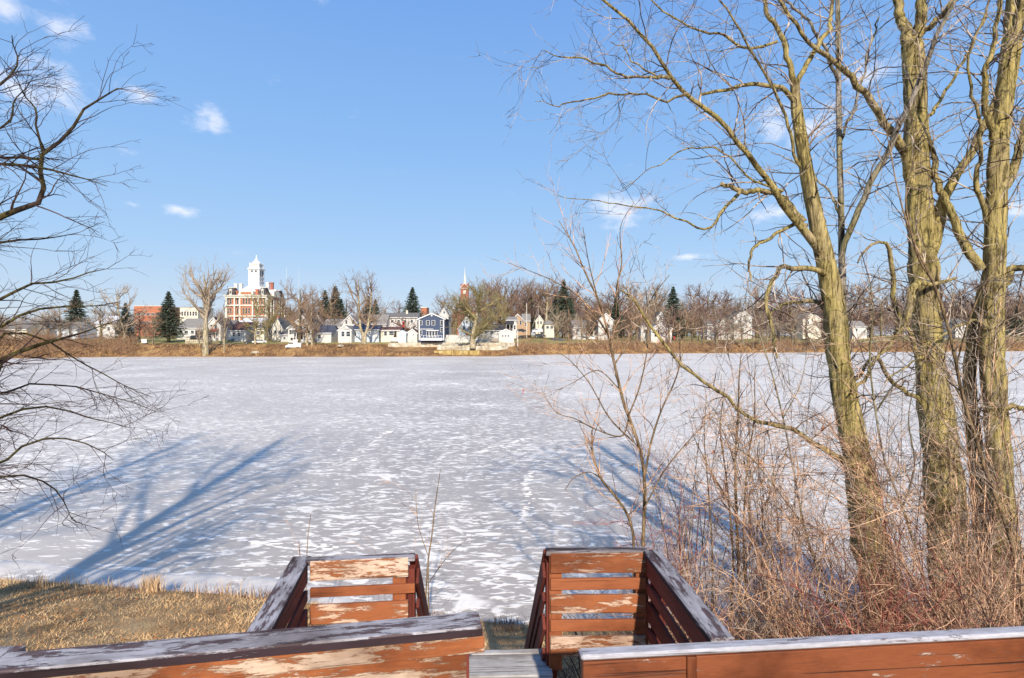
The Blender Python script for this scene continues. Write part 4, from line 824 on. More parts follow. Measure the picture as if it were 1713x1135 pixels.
def house(label, px0, px1, Y, D, y_base, y_eave, y_peak, style='side', wall='white_siding', roof='roof_grey', wins=(), doors=(), chim=None, cat='house', name='house', over=.45, ridge_px=None, rwin=0, trim='white_trim', group=None, attach=None, extra=None, fnd=True, lwin=0):
    """front face spans px0..px1 at depth Y; style gable = gable faces the river, side = ridge runs along the river"""
    x0, x1 = Xp(px0, Y), Xp(px1, Y); cx = (x0+x1)/2; hw = (x1-x0)/2; zb = Zp(y_base, Y); ze = Zp(y_eave, Y)-zb
    Yr = Y if style == 'gable' else Y+D/2; zr = Zp(y_peak, Yr)-zb
    r = empty(name, (cx, Y, zb)); tag(r, label, cat, group)
    w_ = MB()
    if style == 'gable':
        rx = 0 if ridge_px is None else Xp(ridge_px, Y)-cx
        w_.prism([(-hw, -2.5), (hw, -2.5), (hw, ze), (rx, zr), (-hw, ze)], 0, D, 'y')
    elif style == 'side': w_.prism([(0, -2.5), (D, -2.5), (D, ze), (D/2, zr), (0, ze)], -hw, hw, 'x')
    elif style == 'hip':
        w_.box(-hw, hw, 0, D, -2.5, ze)
    else: w_.box(-hw, hw, 0, D, -2.5, zr)
    w_.build('wall', MATS[wall], r)
    if style == 'gable':
        rf = MB(); t = .22
        for s, e in ((-1, -hw), (1, hw)):
            sl = (zr-ze)/abs(e-rx); ex = e+s*over; ez = ze-sl*over
            rf.prism([(rx, zr+.02), (ex, ez+.02), (ex, ez+t), (rx, zr+t)], -over*.7, D+over*.7, 'y')
        ro = rf.build('roof', MATS[roof], r)
        tr_ = MB()
        for s, e in ((-1, -hw), (1, hw)):
            sl = (zr-ze)/abs(e-rx); ex = e+s*over; ez = ze-sl*over
            tr_.prism([(rx, zr-.12), (ex, ez-.12), (ex, ez+t+.02), (rx, zr+t+.02)], -over*.7-.06, -over*.7-.003, 'y')
        tr_.build('rake_trim', MATS[trim], r)
    elif style == 'side':
        rf = MB(); t = .22; sl = (zr-ze)/(D/2)
        rf.prism([(D/2, zr+.02), (-over, ze-sl*over+.02), (-over, ze-sl*over+t), (D/2, zr+t)], -hw-over*.6, hw+over*.6, 'x')
        rf.prism([(D/2, zr+.02), (D+over, ze-sl*over+.02), (D+over, ze-sl*over+t), (D/2, zr+t)], -hw-over*.6, hw+over*.6, 'x')
        ro = rf.build('roof', MATS[roof], r)
        g_ = MB(); g_.box(-hw-over*.6, hw+over*.6, -over-.1, -over-.004, ze-sl*over-.02, ze-sl*over+t+.01); g_.build('gutter', MATS[trim], r)
    elif style == 'hip':
        rf = MB(); k = min(hw, D/2)*.95
        v = [(-hw-over, -over, ze), (hw+over, -over, ze), (hw+over, D+over, ze), (-hw-over, D+over, ze), (-hw+k, D/2, zr), (hw-k, D/2, zr)]
        v2 = [(x_, y_, z_+.18) for x_, y_, z_ in v]
        rf.add(v+v2[:4], [(0, 1, 2, 3), (0, 1, 7, 6), (1, 2, 8, 7), (2, 3, 9, 8), (3, 0, 6, 9), (6, 7, 5, 4), (7, 8, 5), (8, 9, 4, 5), (9, 6, 4)]); ro = rf.build('roof', MATS[roof], r)
    else:
        rf = MB(); rf.box(-hw-.15, hw+.15, -.15, D+.15, zr, zr+.35); ro = rf.build('roof', MATS[roof], r)
    if chim:
        px, py, wd, m_ = chim; c = MB(); xx = Xp(px, Y+D*.4)-cx; zt = Zp(py, Y+D*.4)-zb; c.box(xx-wd/2, xx+wd/2, D*.4-wd/2, D*.4+wd/2, ze*.6, zt); c.box(xx-wd/2-.08, xx+wd/2+.08, D*.4-wd/2-.08, D*.4+wd/2+.08, zt, zt+.15)
        c.build('chimney', MATS[m_], ro)
    for wn in wins:
        px, py, wd, hg = wn[:4]; window(r, Xp(px, Y)-cx, Zp(py, Y)-zb, wd, hg, 0, 0, trim if len(wn) < 5 else wn[4])
    for px, py, wd, hg, m_ in doors:
        d = MB(); xx = Xp(px, Y)-cx; z_ = Zp(py, Y)-zb; d.box(xx-wd/2, xx+wd/2, -.06, -.003, z_-hg/2, z_+hg/2); d.build('door', MATS[m_], r)  # the widest dark ones are porch shade painted on the wall, not doors
    for k in range(rwin):
        for z_ in ([ze*.3, ze*.75] if ze > 4.2 else [ze*.55]): window(r, D*(k+.7)/(rwin+.4), z_, .9, 1.3, 0, hw, trim, side=1)
    for k in range(lwin):
        for z_ in ([ze*.3, ze*.75] if ze > 4.2 else [ze*.55]): window(r, D*(k+.7)/(lwin+.4), z_, .9, 1.3, 0, -hw, trim, side=-1)
    if extra: extra(r, cx, zb)
    return r
def lean(root, px0, px1, y0, Yw, cx, zb, py_base, py_front, py_back, dep, wm='white_siding', rm='roof_grey', name='porch', posts=0, open_=False):
    """single pitch annexe in front of the wall of a house"""
    x0, x1 = Xp(px0, Yw)-cx, Xp(px1, Yw)-cx; z0 = Zp(py_base, Yw)-zb; zf = Zp(py_front, Yw)-zb; zk = Zp(py_back, Yw)-zb
    m_ = MB()
    if open_:
        m_.box(x0, x1, -dep, -.01, z0-1.5, z0+.15)
        for k in range(posts): xx = x0+(x1-x0)*(k+.03)/(posts-.94); m_.box(xx-.09, xx+.09, -dep+.05, -dep+.2, z0+.15, zf)
    else: m_.box(x0, x1, -dep, -.01, z0-1.5, zf)
    po = m_.build(name, MATS[wm], root)
    q = MB(); q.prism([(-dep-.25, zf), (-.02, zk), (-.02, zk+.18), (-dep-.25, zf+.16)], x0-.2, x1+.2, 'x'); q.build('porch_roof', MATS[rm], po)
    return po
H = house
# left part
H('long red brick commercial block far back left of the dark spruce', 224, 270, 420, 25, 566, 519, 514, 'flat', 'brick_orange', 'stone_trim', wins=[(232+8*k, y_, 2.6, 1.6) for k in range(5) for y_ in (526, 540)], cat='building', name='brick_building')
H('beige flat roofed block behind the large bare tree', 301, 331, 380, 20, 566, 519, 516, 'flat', 'cream_siding', 'roof_light', wins=[(305+4.6*k, 525, 1.1, 3) for k in range(6)], cat='building', name='office_building')
H('long low white building with faded reddish roof behind the big pale tree', 296, 343, 215, 14, 566, 549, 534, 'side', 'white_siding', 'roof_light', wins=[(303, 556, 1.2, 1.2), (312, 556, 1.2, 1.2), (322, 556, 1.2, 1.2)], doors=[(333, 559, 3, 3, 'door_porch_shade')], cat='building', name='low_building')
def x1(r, cx, zb): lean(r, 347, 366, 0, 196, cx, zb, 567, 555, 551, 2.2, 'white_siding', 'roof_red', posts=4, open_=True)
H('narrow white gabled house with front porch just right of the big pale tree', 346, 369, 196, 10, 567, 545, 532, 'gable', 'white_siding', 'roof_dark', wins=[(354, 547, .9, 1.5), (361, 547, .9, 1.5), (351, 562, 1, 1.3)], doors=[(360, 562.5, 1, 2.1, 'door_porch_shade')], rwin=2, extra=x1)
H('white house with brown roof below the courthouse, gable end in shade', 385, 411, 192, 11, 570, 553, 540, 'side', 'white_siding', 'roof_brown', wins=[(391, 560, .9, 1.2), (400, 560, .9, 1.2)], doors=[(406, 563, 1, 2.1, 'grey_siding')], rwin=2)
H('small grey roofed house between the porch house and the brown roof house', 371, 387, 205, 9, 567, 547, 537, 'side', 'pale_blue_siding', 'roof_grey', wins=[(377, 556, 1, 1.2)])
H('low flat white garage at the foot of the courthouse', 401, 440, 240, 10, 566, 540, 533, 'side', 'white_siding', 'metal_roof', wins=[(408, 547, 1.2, 1)], cat='garage', name='garage')
H('small cream cottage with two square windows below the courthouse', 428, 442, 194, 8, 570, 550, 544, 'side', 'cream_siding', 'roof_grey', wins=[(432, 556.5, 1.1, 1.0), (438.5, 556.5, 1.1, 1.0)], rwin=1)
H('cream gabled cottage behind the small trees right of the courthouse', 455, 474, 196, 11, 569, 552, 533, 'gable', 'cream_siding', 'roof_grey', wins=[(461, 556, .9, 1.2), (468, 556, .9, 1.2)], rwin=1, chim=(466, 529, .8, 'brick_red'))
H('grey lean roof shed beside the cream gabled cottage', 470, 482, 190, 6, 571, 560, 552, 'side', 'grey_siding', 'roof_grey', wins=[(476, 566, .8, .8)], cat='shed', name='shed')
def x2(r, cx, zb):
    po = lean(r, 494, 511, 0, 188, cx, zb, 569, 557, 553, 2.0, 'white_trim', 'roof_grey', posts=4, open_=True)
H('white two storey gabled house with a deep dark porch', 482, 523, 188, 12, 570, 549, 529, 'gable', 'white_siding', 'roof_grey', wins=[(486, 556, .8, 1.4), (490.5, 556, .8, 1.4), (503, 546, .9, 1.5), (511, 546, .9, 1.5), (517, 556, .8, 1.4)], doors=[(502, 563, 3.0, 2.6, 'door_porch_shade'), (490, 567.5, 1.6, .9, 'door_porch_shade')], rwin=2, ridge_px=507, extra=x2)  # wide dark panel paints the shade inside the porch
H('white gabled house set back between porch house and dark spruces', 525, 539, 215, 10, 566, 539, 528.5, 'gable', 'white_siding', 'roof_light', wins=[(529, 544, .9, 1.2), (535, 544, .9, 1.2)], rwin=2)
H('white single storey garage with a dark blue roof', 529, 554, 184, 9, 569, 557, 545.5, 'side', 'white_siding', 'roof_slate_blue', wins=[(534, 563, 1.2, 1.1)], cat='garage', name='garage', rwin=0)
H('weathered grey roof house behind the dark blue roof garage', 540, 573, 205, 9, 566, 547, 535, 'side', 'grey_siding', 'roof_light', wins=[(548, 554, .9, 1)])
H('white gable with two narrow windows behind the sunroom', 573, 597, 200, 14, 567, 540, 528, 'gable', 'white_siding', 'roof_light', wins=[(579.5, 539, .7, 1.3), (591, 539, .9, 1.3), (585, 551, .8, 1)], rwin=1)
def x3(r, cx, zb): pass
H('white sunroom cottage with wide double windows left of the two stemmed tree', 565.5, 588, 184, 9, 568, 553, 545.5, 'gable', 'white_siding', 'roof_light', wins=[(573.8, 559, 1.0, 1.6), (582.6, 559, 1.3, 1.6)], over=.3)
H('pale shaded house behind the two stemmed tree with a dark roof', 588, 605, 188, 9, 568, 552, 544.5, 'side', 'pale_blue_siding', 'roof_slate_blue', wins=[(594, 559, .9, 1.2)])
H('wide white house with a pale grey roof right of the two stemmed tree', 612, 646, 206, 10, 566, 542, 527.5, 'side', 'white_siding', 'roof_light', wins=[(620, 548, .9, 1.2), (630, 548, .9, 1.2)], rwin=1)
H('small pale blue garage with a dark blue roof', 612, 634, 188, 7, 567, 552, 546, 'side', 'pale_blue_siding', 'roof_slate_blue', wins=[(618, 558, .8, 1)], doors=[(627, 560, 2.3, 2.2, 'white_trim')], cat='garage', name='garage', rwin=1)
H('long white two storey house with a grey ridge behind the brown roof bungalow', 641, 698, 212, 10, 566, 531.5, 524.5, 'side', 'white_siding', 'roof_grey', wins=[(656+11*k, 538, .9, 1.0) for k in range(4)]+[(692, 549, .9, 1.2)], rwin=1, chim=(681, 520, .7, 'cream_siding'))
H('low cream stucco bungalow with a dark red roof', 637, 669, 188, 9, 566, 553, 548, 'side', 'cream_siding', 'roof_brown', wins=[(645, 558.5, .9, 1.3), (655, 558, 1.6, 1.2)], doors=[(661, 559.5, 1, 2.1, 'door_porch_shade')])
H('white gable with a red brown roof and small red chimney', 648, 676, 196, 12, 566, 551, 541, 'gable', 'white_siding', 'roof_red', chim=(675, 539, .8, 'red_paint'), ridge_px=656, wins=[(657, 548, .6, .6)])
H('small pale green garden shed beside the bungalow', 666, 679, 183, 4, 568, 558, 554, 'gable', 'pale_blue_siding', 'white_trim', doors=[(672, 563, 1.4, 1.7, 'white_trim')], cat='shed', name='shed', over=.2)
H('small white garage with a brown gable roof next to the blue house', 680, 698, 186, 7, 568, 558, 551.5, 'gable', 'white_siding', 'roof_brown', wins=[(691.5, 560, .5, .5)], cat='garage', name='garage', ridge_px=690, rwin=1, over=.3)
def xb(r, cx, zb):
    Y = 183
    for px in (701.3, 742.2):        # corner boards
        m_ = MB(); xx = Xp(px, Y)-cx; m_.box(xx-.16, xx+.16, -.05, -.004, -.5, Zp(533, Y)-zb); m_.build('corner_board', MATS['white_trim'], r)
    m_ = MB(); a, b_ = Xp(713, Y)-cx, Xp(734, Y)-cx; z_ = Zp(553.3, Y)-zb; m_.box(a, b_, -.5, -.004, z_-.1, z_+.14); m_.build('door_canopy', MATS['white_trim'], r)
    m_ = MB(); a, b_ = Xp(701, Y)-cx, Xp(725, Y)-cx; z_ = Zp(551, Y)-zb; m_.box(a, b_, -.3, -.004, z_-.08, z_+.1); m_.build('belt_trim', MATS['white_trim'], r)
    m_ = MB(); z_ = Zp(528, Y)-zb; m_.lathe([(.32, 0), (.32, .08)], n=10); o = m_.build('gable_vent', MATS['white_trim'], r, loc=(0, -.003, z_)); o.rotation_euler = (R(90), 0, 0)
    m_ = MB(); m_.box(Xp(706, Y)-cx, Xp(742, Y)-cx, -3.2, -.01, -.6, .25)
    for k in range(8): xx = Xp(706+5*k, Y)-cx; m_.box(xx-.05, xx+.05, -3.15, -3.05, .25, 1.05)
    m_.box(Xp(706, Y)-cx, Xp(741.5, Y)-cx, -3.17, -3.03, 1.05, 1.13); m_.build('deck', MATS['white_trim'], r)
H('dark blue two storey gabled house with bright white window trim', 700.5, 743.5, 183, 13, 567, 534, 525, 'gable', 'blue_siding', 'roof_dark',
  wins=[(704, 540.5, .9, 1.35), (715.8, 540.5, 1.0, 1.45), (725, 540.5, 1.0, 1.45), (739, 540.5, .9, 1.5), (704, 556.5, .8, 1.2), (739, 552, .9, 1.4)],
  doors=[], rwin=0, extra=xb)
def patio(px0, px1, py0, py1, n, Y, r):
    cx, zb = r.location.x, r.location.z; x0, x1_ = Xp(px0, Y)-cx, Xp(px1, Y)-cx; z0, z1 = Zp(py1, Y)-zb, Zp(py0, Y)-zb; wd = (x1_-x0)/n
    for k in range(n): window(r, x0+wd*(k+.5), (z0+z1)/2, wd-.3, z1-z0, 0, 0, mull=False, name='patio_door')
patio(713, 732, 554.5, 563.5, 4, 183, [o for o in bpy.data.objects if o.get('label', '').startswith('dark blue two')][0])
H('orange brick chimney block behind the blue house', 704, 714, 300, 8, 566, 518, 516, 'flat', 'brick_orange', 'stone_trim', wins=[(709, 528, .8, 1.2)], cat='building', name='brick_building')
H('white gabled house top showing behind the blue house', 735, 750, 240, 10, 566, 528, 516, 'gable', 'white_siding', 'roof_light', wins=[(743, 523, .8, .9), (743, 537, .9, 1.2)])
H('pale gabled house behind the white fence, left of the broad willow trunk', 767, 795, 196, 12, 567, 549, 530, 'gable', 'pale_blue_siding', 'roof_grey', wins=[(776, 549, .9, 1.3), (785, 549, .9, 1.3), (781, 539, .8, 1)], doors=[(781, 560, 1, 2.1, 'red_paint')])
H('tall white gabled house behind the willow trunk', 775, 792, 225, 10, 566, 540, 527, 'gable', 'white_siding', 'roof_light', wins=[(783, 541, .9, 1.2)])
H('long low white house with a dark roof behind the white fence', 803, 843, 198, 10, 568, 553, 543, 'side', 'white_siding', 'roof_dark', wins=[(812.5, 556.5, .9, .9), (823, 556.5, .9, .9), (834, 556.5, .9, .9)])
H('small white gabled garage with three square windows at the end of the white fence', 834, 860, 189, 8, 569.5, 557, 551.5, 'gable', 'white_siding', 'roof_light', wins=[(841, 562.3, .55, .6), (845.7, 562.3, .55, .6), (850.5, 562.3, .55, .6)], cat='garage', name='garage', ridge_px=846, over=.3, rwin=1)
def x5(r, cx, zb): lean(r, 847, 859, 0, 215, cx, zb, 556, 543, 537, 2.2, 'white_siding', 'roof_dark', posts=3, open_=True)
H('tall narrow white house with a dark entrance porch left of the tan brick house', 846, 864, 215, 9, 556, 536, 531, 'side', 'white_siding', 'roof_light', wins=[(861, 548, .7, 1.6)], doors=[(852, 549, 2.2, 2.4, 'door_porch_shade')], rwin=2, extra=x5)  # dark panel behind the posts is painted porch shade
H('tan brick gabled house on the rise beside the street', 858, 874, 235, 12, 552, 534, 526, 'gable', 'brick_tan', 'roof_light', wins=[(864, 538, 1.0, 2.2), (871, 540, .8, 1.8)], rwin=2)
H('grey roofed wing beside the tan brick house', 874, 887, 246, 10, 552, 537, 526, 'side', 'brick_tan', 'roof_light', wins=[(880, 543, .9, 1.4)])
H('cream house with a hipped roof on the hill right of the street', 896, 909, 255, 9, 550, 537, 528, 'gable', 'cream_siding', 'roof_light', wins=[(900, 540, .9, 1.2), (905, 540, .9, 1.2)], rwin=1)
H('tan roofed bungalow low on the hillside right of the street', 911, 927, 245, 9, 556, 543, 534, 'hip', 'cream_siding', 'roof_light', wins=[(916, 548, 1.2, 1.1), (923, 548, 1.2, 1.1)])
H('long white ranch house behind the brush with a white roof edge', 958, 998, 232, 10, 566, 548, 537, 'side', 'white_siding', 'roof_light', wins=[(966, 553, 1.3, 1.1), (976, 553, 1.3, 1.1), (987, 553, 1.3, 1.1)])
H('tall white house with a dark grey gable roof behind the forked sapling', 1001, 1026, 226, 11, 562, 536, 525, 'gable', 'white_siding', 'roof_grey', wins=[(1008, 546, 1, 1.4), (1018, 546, 1, 1.4)], doors=[(1013, 556, 1, 2.1, 'door_porch_shade')])
H('white gabled house with dark double doors near the red barrel', 1089, 1124, 216, 9, 567, 550, 541, 'gable', 'white_siding', 'roof_light', wins=[(1113, 556, .6, .8)], doors=[(1097, 558.5, 1.0, 2.4, 'door_porch_shade'), (1102.5, 558.5, 1.0, 2.4, 'door_porch_shade')], over=.35)
H('long white wing left of the gabled house with double doors', 1072, 1089, 222, 9, 566, 546, 541, 'side', 'white_siding', 'roof_grey', wins=[(1079, 555, 1.1, 1.1)])
H('white two storey house peeking above behind the double door house', 1099, 1112, 260, 9, 566, 531, 523, 'gable', 'white_siding', 'roof_grey', wins=[(1105, 533, .9, 1.1)])
H('small white house right of the spruce behind the thin stems', 1183, 1195, 240, 9, 562, 543, 537, 'side', 'white_siding', 'roof_grey', wins=[(1188, 550, .9, 1.1)])
H('white gabled house in the brush between spruce and leaning trunk', 1199, 1223, 244, 10, 562, 544, 535, 'gable', 'white_siding', 'roof_light', wins=[(1206, 550, .9, 1.1), (1216, 550, .9, 1.1)])
H('large white gabled house on the rise near the mossy arching limb', 1228, 1258, 262, 12, 560, 532, 519, 'gable', 'white_siding', 'roof_grey', wins=[(1236, 538, .9, 1.2), (1248, 538, .9, 1.2)], doors=[(1242, 553, 1, 2.1, 'door_porch_shade')])
H('pale cream house left of the leaning mossy trunk', 1343, 1374, 250, 11, 558, 535, 524, 'gable', 'cream_siding', 'roof_light', wins=[(1352, 540, .9, 1.2), (1364, 540, .9, 1.2)])
H('small white house right of the middle trunk', 1598, 1622, 285, 10, 560, 543, 534, 'side', 'white_siding', 'roof_grey', wins=[(1606, 549, .9, 1.2), (1615, 549, .9, 1.2)])
H('small white cottage between the leaning trunk and the middle trunk', 1425, 1450, 270, 10, 560, 547, 538, 'side', 'white_siding', 'roof_light', wins=[(1433, 552, .9, 1.2)])
# far left houses behind the brush
H('white metal roofed building behind the trees at far left', 160, 192, 230, 12, 566, 541, 530, 'side', 'white_siding', 'metal_roof', wins=[(170, 550, 1.1, 1.2), (182, 550, 1.1, 1.2)], cat='building', name='low_building')
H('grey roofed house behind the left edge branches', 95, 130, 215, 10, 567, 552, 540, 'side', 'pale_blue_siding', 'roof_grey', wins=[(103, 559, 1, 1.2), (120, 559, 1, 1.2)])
H('cream house with a grey roof at the far left edge', 12, 45, 205, 10, 568, 551, 538, 'side', 'cream_siding', 'roof_grey', wins=[(20, 558, 1, 1.2), (35, 558, 1, 1.2)])
H('small white gabled house near the left edge', 55, 74, 225, 10, 566, 548, 538, 'gable', 'white_siding', 'roof_grey', wins=[(61, 554, .9, 1.2), (68, 554, .9, 1.2)])
H('small white shed low by the left trees', 196, 210, 192, 5, 570, 561, 556, 'side', 'white_siding', 'roof_grey', doors=[(203, 566, 1.2, 1.7, 'door_porch_shade')], cat='shed', name='shed')
# ------------------------------------------------------------------ courthouse
def courthouse():
    Y = 350; px0, px1 = 379, 446; x0, x1_ = Xp(px0, Y), Xp(px1, Y); cx = (x0+x1_)/2; hw = (x1_-x0)/2; zb = 5.0; D = 27
    Z = lambda py: Zp(py, Y)-zb
    r = empty('courthouse', (cx, Y, zb)); tag(r, 'large orange brick courthouse with pale stone trim, mansard corners and a tall white clock tower', 'courthouse')
    zc = Z(496); b_ = MB(); b_.box(-hw+.5, hw-.5, .5, D-.5, -3, zc)
    pv = 5.4
    for sx in (-1, 1):
        for y0 in (0, D-pv): b_.box(min(sx*hw, sx*(hw-pv)), max(sx*hw, sx*(hw-pv)), y0, y0+pv, -3, zc)
    b_.box(-4.2, 4.2, -.6, .6, -3, zc); b_.box(hw-.6, hw+.6, D/2-4.2, D/2+4.2, -3, zc)
    b_.build('brick_wall', MATS['brick_orange'], r)
    t = MB()
    for z0, h, p in ((Z(530), .7, .25), (Z(512.5), .9, .3), (Z(499), .8, .4), (Z(496.5), .5, .9), (Z(495), .35, 1.2)):
        t.box(-hw-p, hw+p, -p-.7, D+p, z0, z0+h)
    for sx in (-hw, -hw+pv, -4.2, 4.2, hw-pv, hw):
        t.box(sx-.45, sx+.45, -.75, -.1, -3, Z(499))
    for sy in (.2, pv, D/2-4.2, D/2+4.2, D-pv, D-.2): t.box(hw+.1, hw+.75, sy-.45, sy+.45, -3, Z(499))
    t.build('stone_trim', MATS['stone_trim'], r)
    for py in (537, 521, 505):
        for px in (381.7, 386, 392.3, 397, 408.5, 413, 417.5, 427, 431.5, 438, 442.5): window(r, Xp(px, Y)-cx, Z(py)+.2, .95, 3.6, -.6 if 404 < px < 421 else .5 if 390 < px < 435 else 0, 0, 'stone_trim')
        for yy in (2.6, 8, 10.8, 13.5, 16.2, 19, D-2.6): window(r, yy, Z(py)+.2, 1.0, 3.6, 0, hw-.5 if (pv < yy < D/2-4 or D/2+4.2 < yy < D-pv) else hw if yy < pv or yy > D-pv else hw+.6, 'stone_trim', side=1)
    zt = zc+1.4
    for sx in (-1, 1):           # mansard corner pavilions
        for y0 in (0, D-pv):
            m_ = MB(); a = min(sx*hw, sx*(hw-pv)); h = 4.2
            v = [(a-.2, y0-.2), (a+pv+.2, y0-.2), (a+pv+.2, y0+pv+.2), (a-.2, y0+pv+.2)]; c2 = [(a+1.1, y0+1.1), (a+pv-1.1, y0+1.1), (a+pv-1.1, y0+pv-1.1), (a+1.1, y0+pv-1.1)]
            m_.add([(p[0], p[1], zt-.6) for p in v]+[(p[0], p[1], zt+h) for p in c2], [(3, 2, 1, 0), (4, 5, 6, 7), (0, 1, 5, 4), (1, 2, 6, 5), (2, 3, 7, 6), (3, 0, 4, 7)])
            ro = m_.build('mansard_roof', MATS['roof_dark'], r)
            q = MB(); q.box(a+.9, a+pv-.9, y0+.9, y0+pv-.9, zt+h, zt+h+.35)
            q.box(a+pv/2-.7, a+pv/2+.7, y0-.35, y0+.8, zt-.5, zt+2.6); q.prism([(a+pv/2-1.0, zt+2.6), (a+pv/2+1.0, zt+2.6), (a+pv/2, zt+3.7)], y0-.45, y0+.8, 'y'); q.build('dormer', MATS['stone_trim'], ro)
            q = MB(); q.box(a+pv/2-.4, a+pv/2+.4, y0-.4, y0-.353, zt+.2, zt+2.2); q.build('dormer_window', MATS['glass'], ro)
    q = MB(); q.box(-4.6, 4.6, -.9, 3, zt-.7, zt+1.6); q.prism([(-4.6, zt+1.6), (4.6, zt+1.6), (0, zt+4.2)], -.9, 4, 'y'); q.build('pediment', MATS['stone_trim'], r)
    q = MB(); q.box(hw-3, hw+.9, D/2-4.6, D/2+4.6, zt-.7, zt+1.6); q.prism([(D/2-4.6, zt+1.6), (D/2+4.6, zt+1.6), (D/2, zt+4.2)], hw-4, hw+.9, 'x'); q.build('pediment', MATS['stone_trim'], r)
    q = MB(); q.box(-3.4, 3.4, -.97, -.903, zt-.2, zt+1.3); q.lathe([(1.1, 0), (1.1, .1)], n=14); q.build('pediment_panel', MATS['brick_orange'], r)
    q = MB(); k = 8; v = [(-hw+2, 2), (hw-2, 2), (hw-2, D-2), (-hw+2, D-2)]; c2 = [(-4, D/2-4), (4, D/2-4), (4, D/2+4), (-4, D/2+4)]
    q.add([(p[0], p[1], zt-.8) for p in v]+[(p[0], p[1], zt+6.2) for p in c2], [(3, 2, 1, 0), (4, 5, 6, 7), (0, 1, 5, 4), (1, 2, 6, 5), (2, 3, 7, 6), (3, 0, 4, 7)]); q.build('roof', MATS['metal_roof'], r)
    for px, y0, pt, m_ in ((395, 6, 475, 'stone_trim'), (403.5, 14, 475, 'stone_trim'), (448, 16, 473, 'stone_trim'), (455, 14, 473, 'brick_red'), (396, 3, 487, 'brick_orange'), (430.5, 2, 484, 'brick_orange')):
        xx = Xp(px, Y+y0)-cx; top = Zp(pt, Y+y0)-zb; q = MB(); q.box(xx-.9, xx+.9, y0-.8, y0+.8, zt-1, top); q.box(xx-1.1, xx+1.1, y0-1, y0+1, top-.6, top); q.build('chimney', MATS[m_], r)
    # tower
    tw_ = 3.5; yc = D/2; YT = Y+yc-tw_; T = lambda py: Zp(py, YT)-zb
    q = MB(); q.box(-tw_, tw_, yc-tw_, yc+tw_, zt, T(450))
    for s in (-1, 1):
        for u_ in (-1, 1): q.box(s*tw_-.35*s-.45, s*tw_-.35*s+.45, yc+u_*(tw_-.35)-.45, yc+u_*(tw_-.35)+.45, zt, T(449))
    for py, p in ((471, .35), (464.5, .3), (451, .7), (449.5, .45)): q.box(-tw_-p, tw_+p, yc-tw_-p, yc+tw_+p, T(py), T(py)+.6)
    tb = q.build('tower', MATS['white_trim'], r)
    for s in (-1.3, 1.3):
        for py, h in ((471.3-2, .9), (459, 3.4), (454, 1.2)):
            q = MB(); q.box(s-.55, s+.55, yc-tw_-.1, yc-tw_-.003, T(py)-h/2, T(py)+h/2); q.build('tower_window', MATS['grey_siding' if h > 2 else 'glass'], tb)
            q = MB(); q.box(tw_+.003, tw_+.1, yc+s-.55, yc+s+.55, T(py)-h/2, T(py)+h/2); q.build('tower_window', MATS['door_porch_shade'], tb)
    q = MB(); q.box(-2.9, 2.9, yc-2.9, yc+2.9, T(449), T(441.5))
    for py, p in ((442, .5), (448.5, .2)): q.box(-2.9-p, 2.9+p, yc-2.9-p, yc+2.9+p, T(py), T(py)+.5)
    for s in (-1, 1):
        for u_ in (-1, 1): q.lathe([(.45, T(449)), (.45, T(441.5)), (.2, T(440)), (.02, T(438.5))], s*2.9, yc+u_*2.9, 8)
    q.build('clock_stage', MATS['white_trim'], tb)
    for sx, sy, ax in ((0, -1, 'y'), (1, 0, 'x')):
        q = MB(); q.lathe([(1.35, 0), (1.35, .12)], n=20); o = q.build('clock_face', MATS['stone_trim'], tb, loc=(sx*2.903, yc+sy*2.903, T(445.3))); o.rotation_euler = (R(90), 0, 0) if ax == 'y' else (0, R(90), 0)
        q = MB(); q.box(-.07, .07, -.05, 1.0, .123, .16); q.box(-.05, .7, -.07, .07, .123, .16); h = q.build('clock_hand', MATS['black_rubber'], o.parent, loc=o.location); h.rotation_euler = o.rotation_euler
    q = MB(); q.lathe([(2.9, T(441)), (2.85, T(439.5)), (2.45, T(437.6)), (1.7, T(436)), (1.05, T(435)), (1.0, T(433.6)), (1.15, T(433.4)), (1.1, T(433)), (.6, T(431.8)), (.3, T(431)), (.25, T(429.5)), (.5, T(428.6)), (.35, T(427.3)), (.22, T(426.8)), (.05, T(425.5))], 0, yc, 16)
    q.build('dome', MATS['white_trim'], tb, smooth=False)
courthouse()
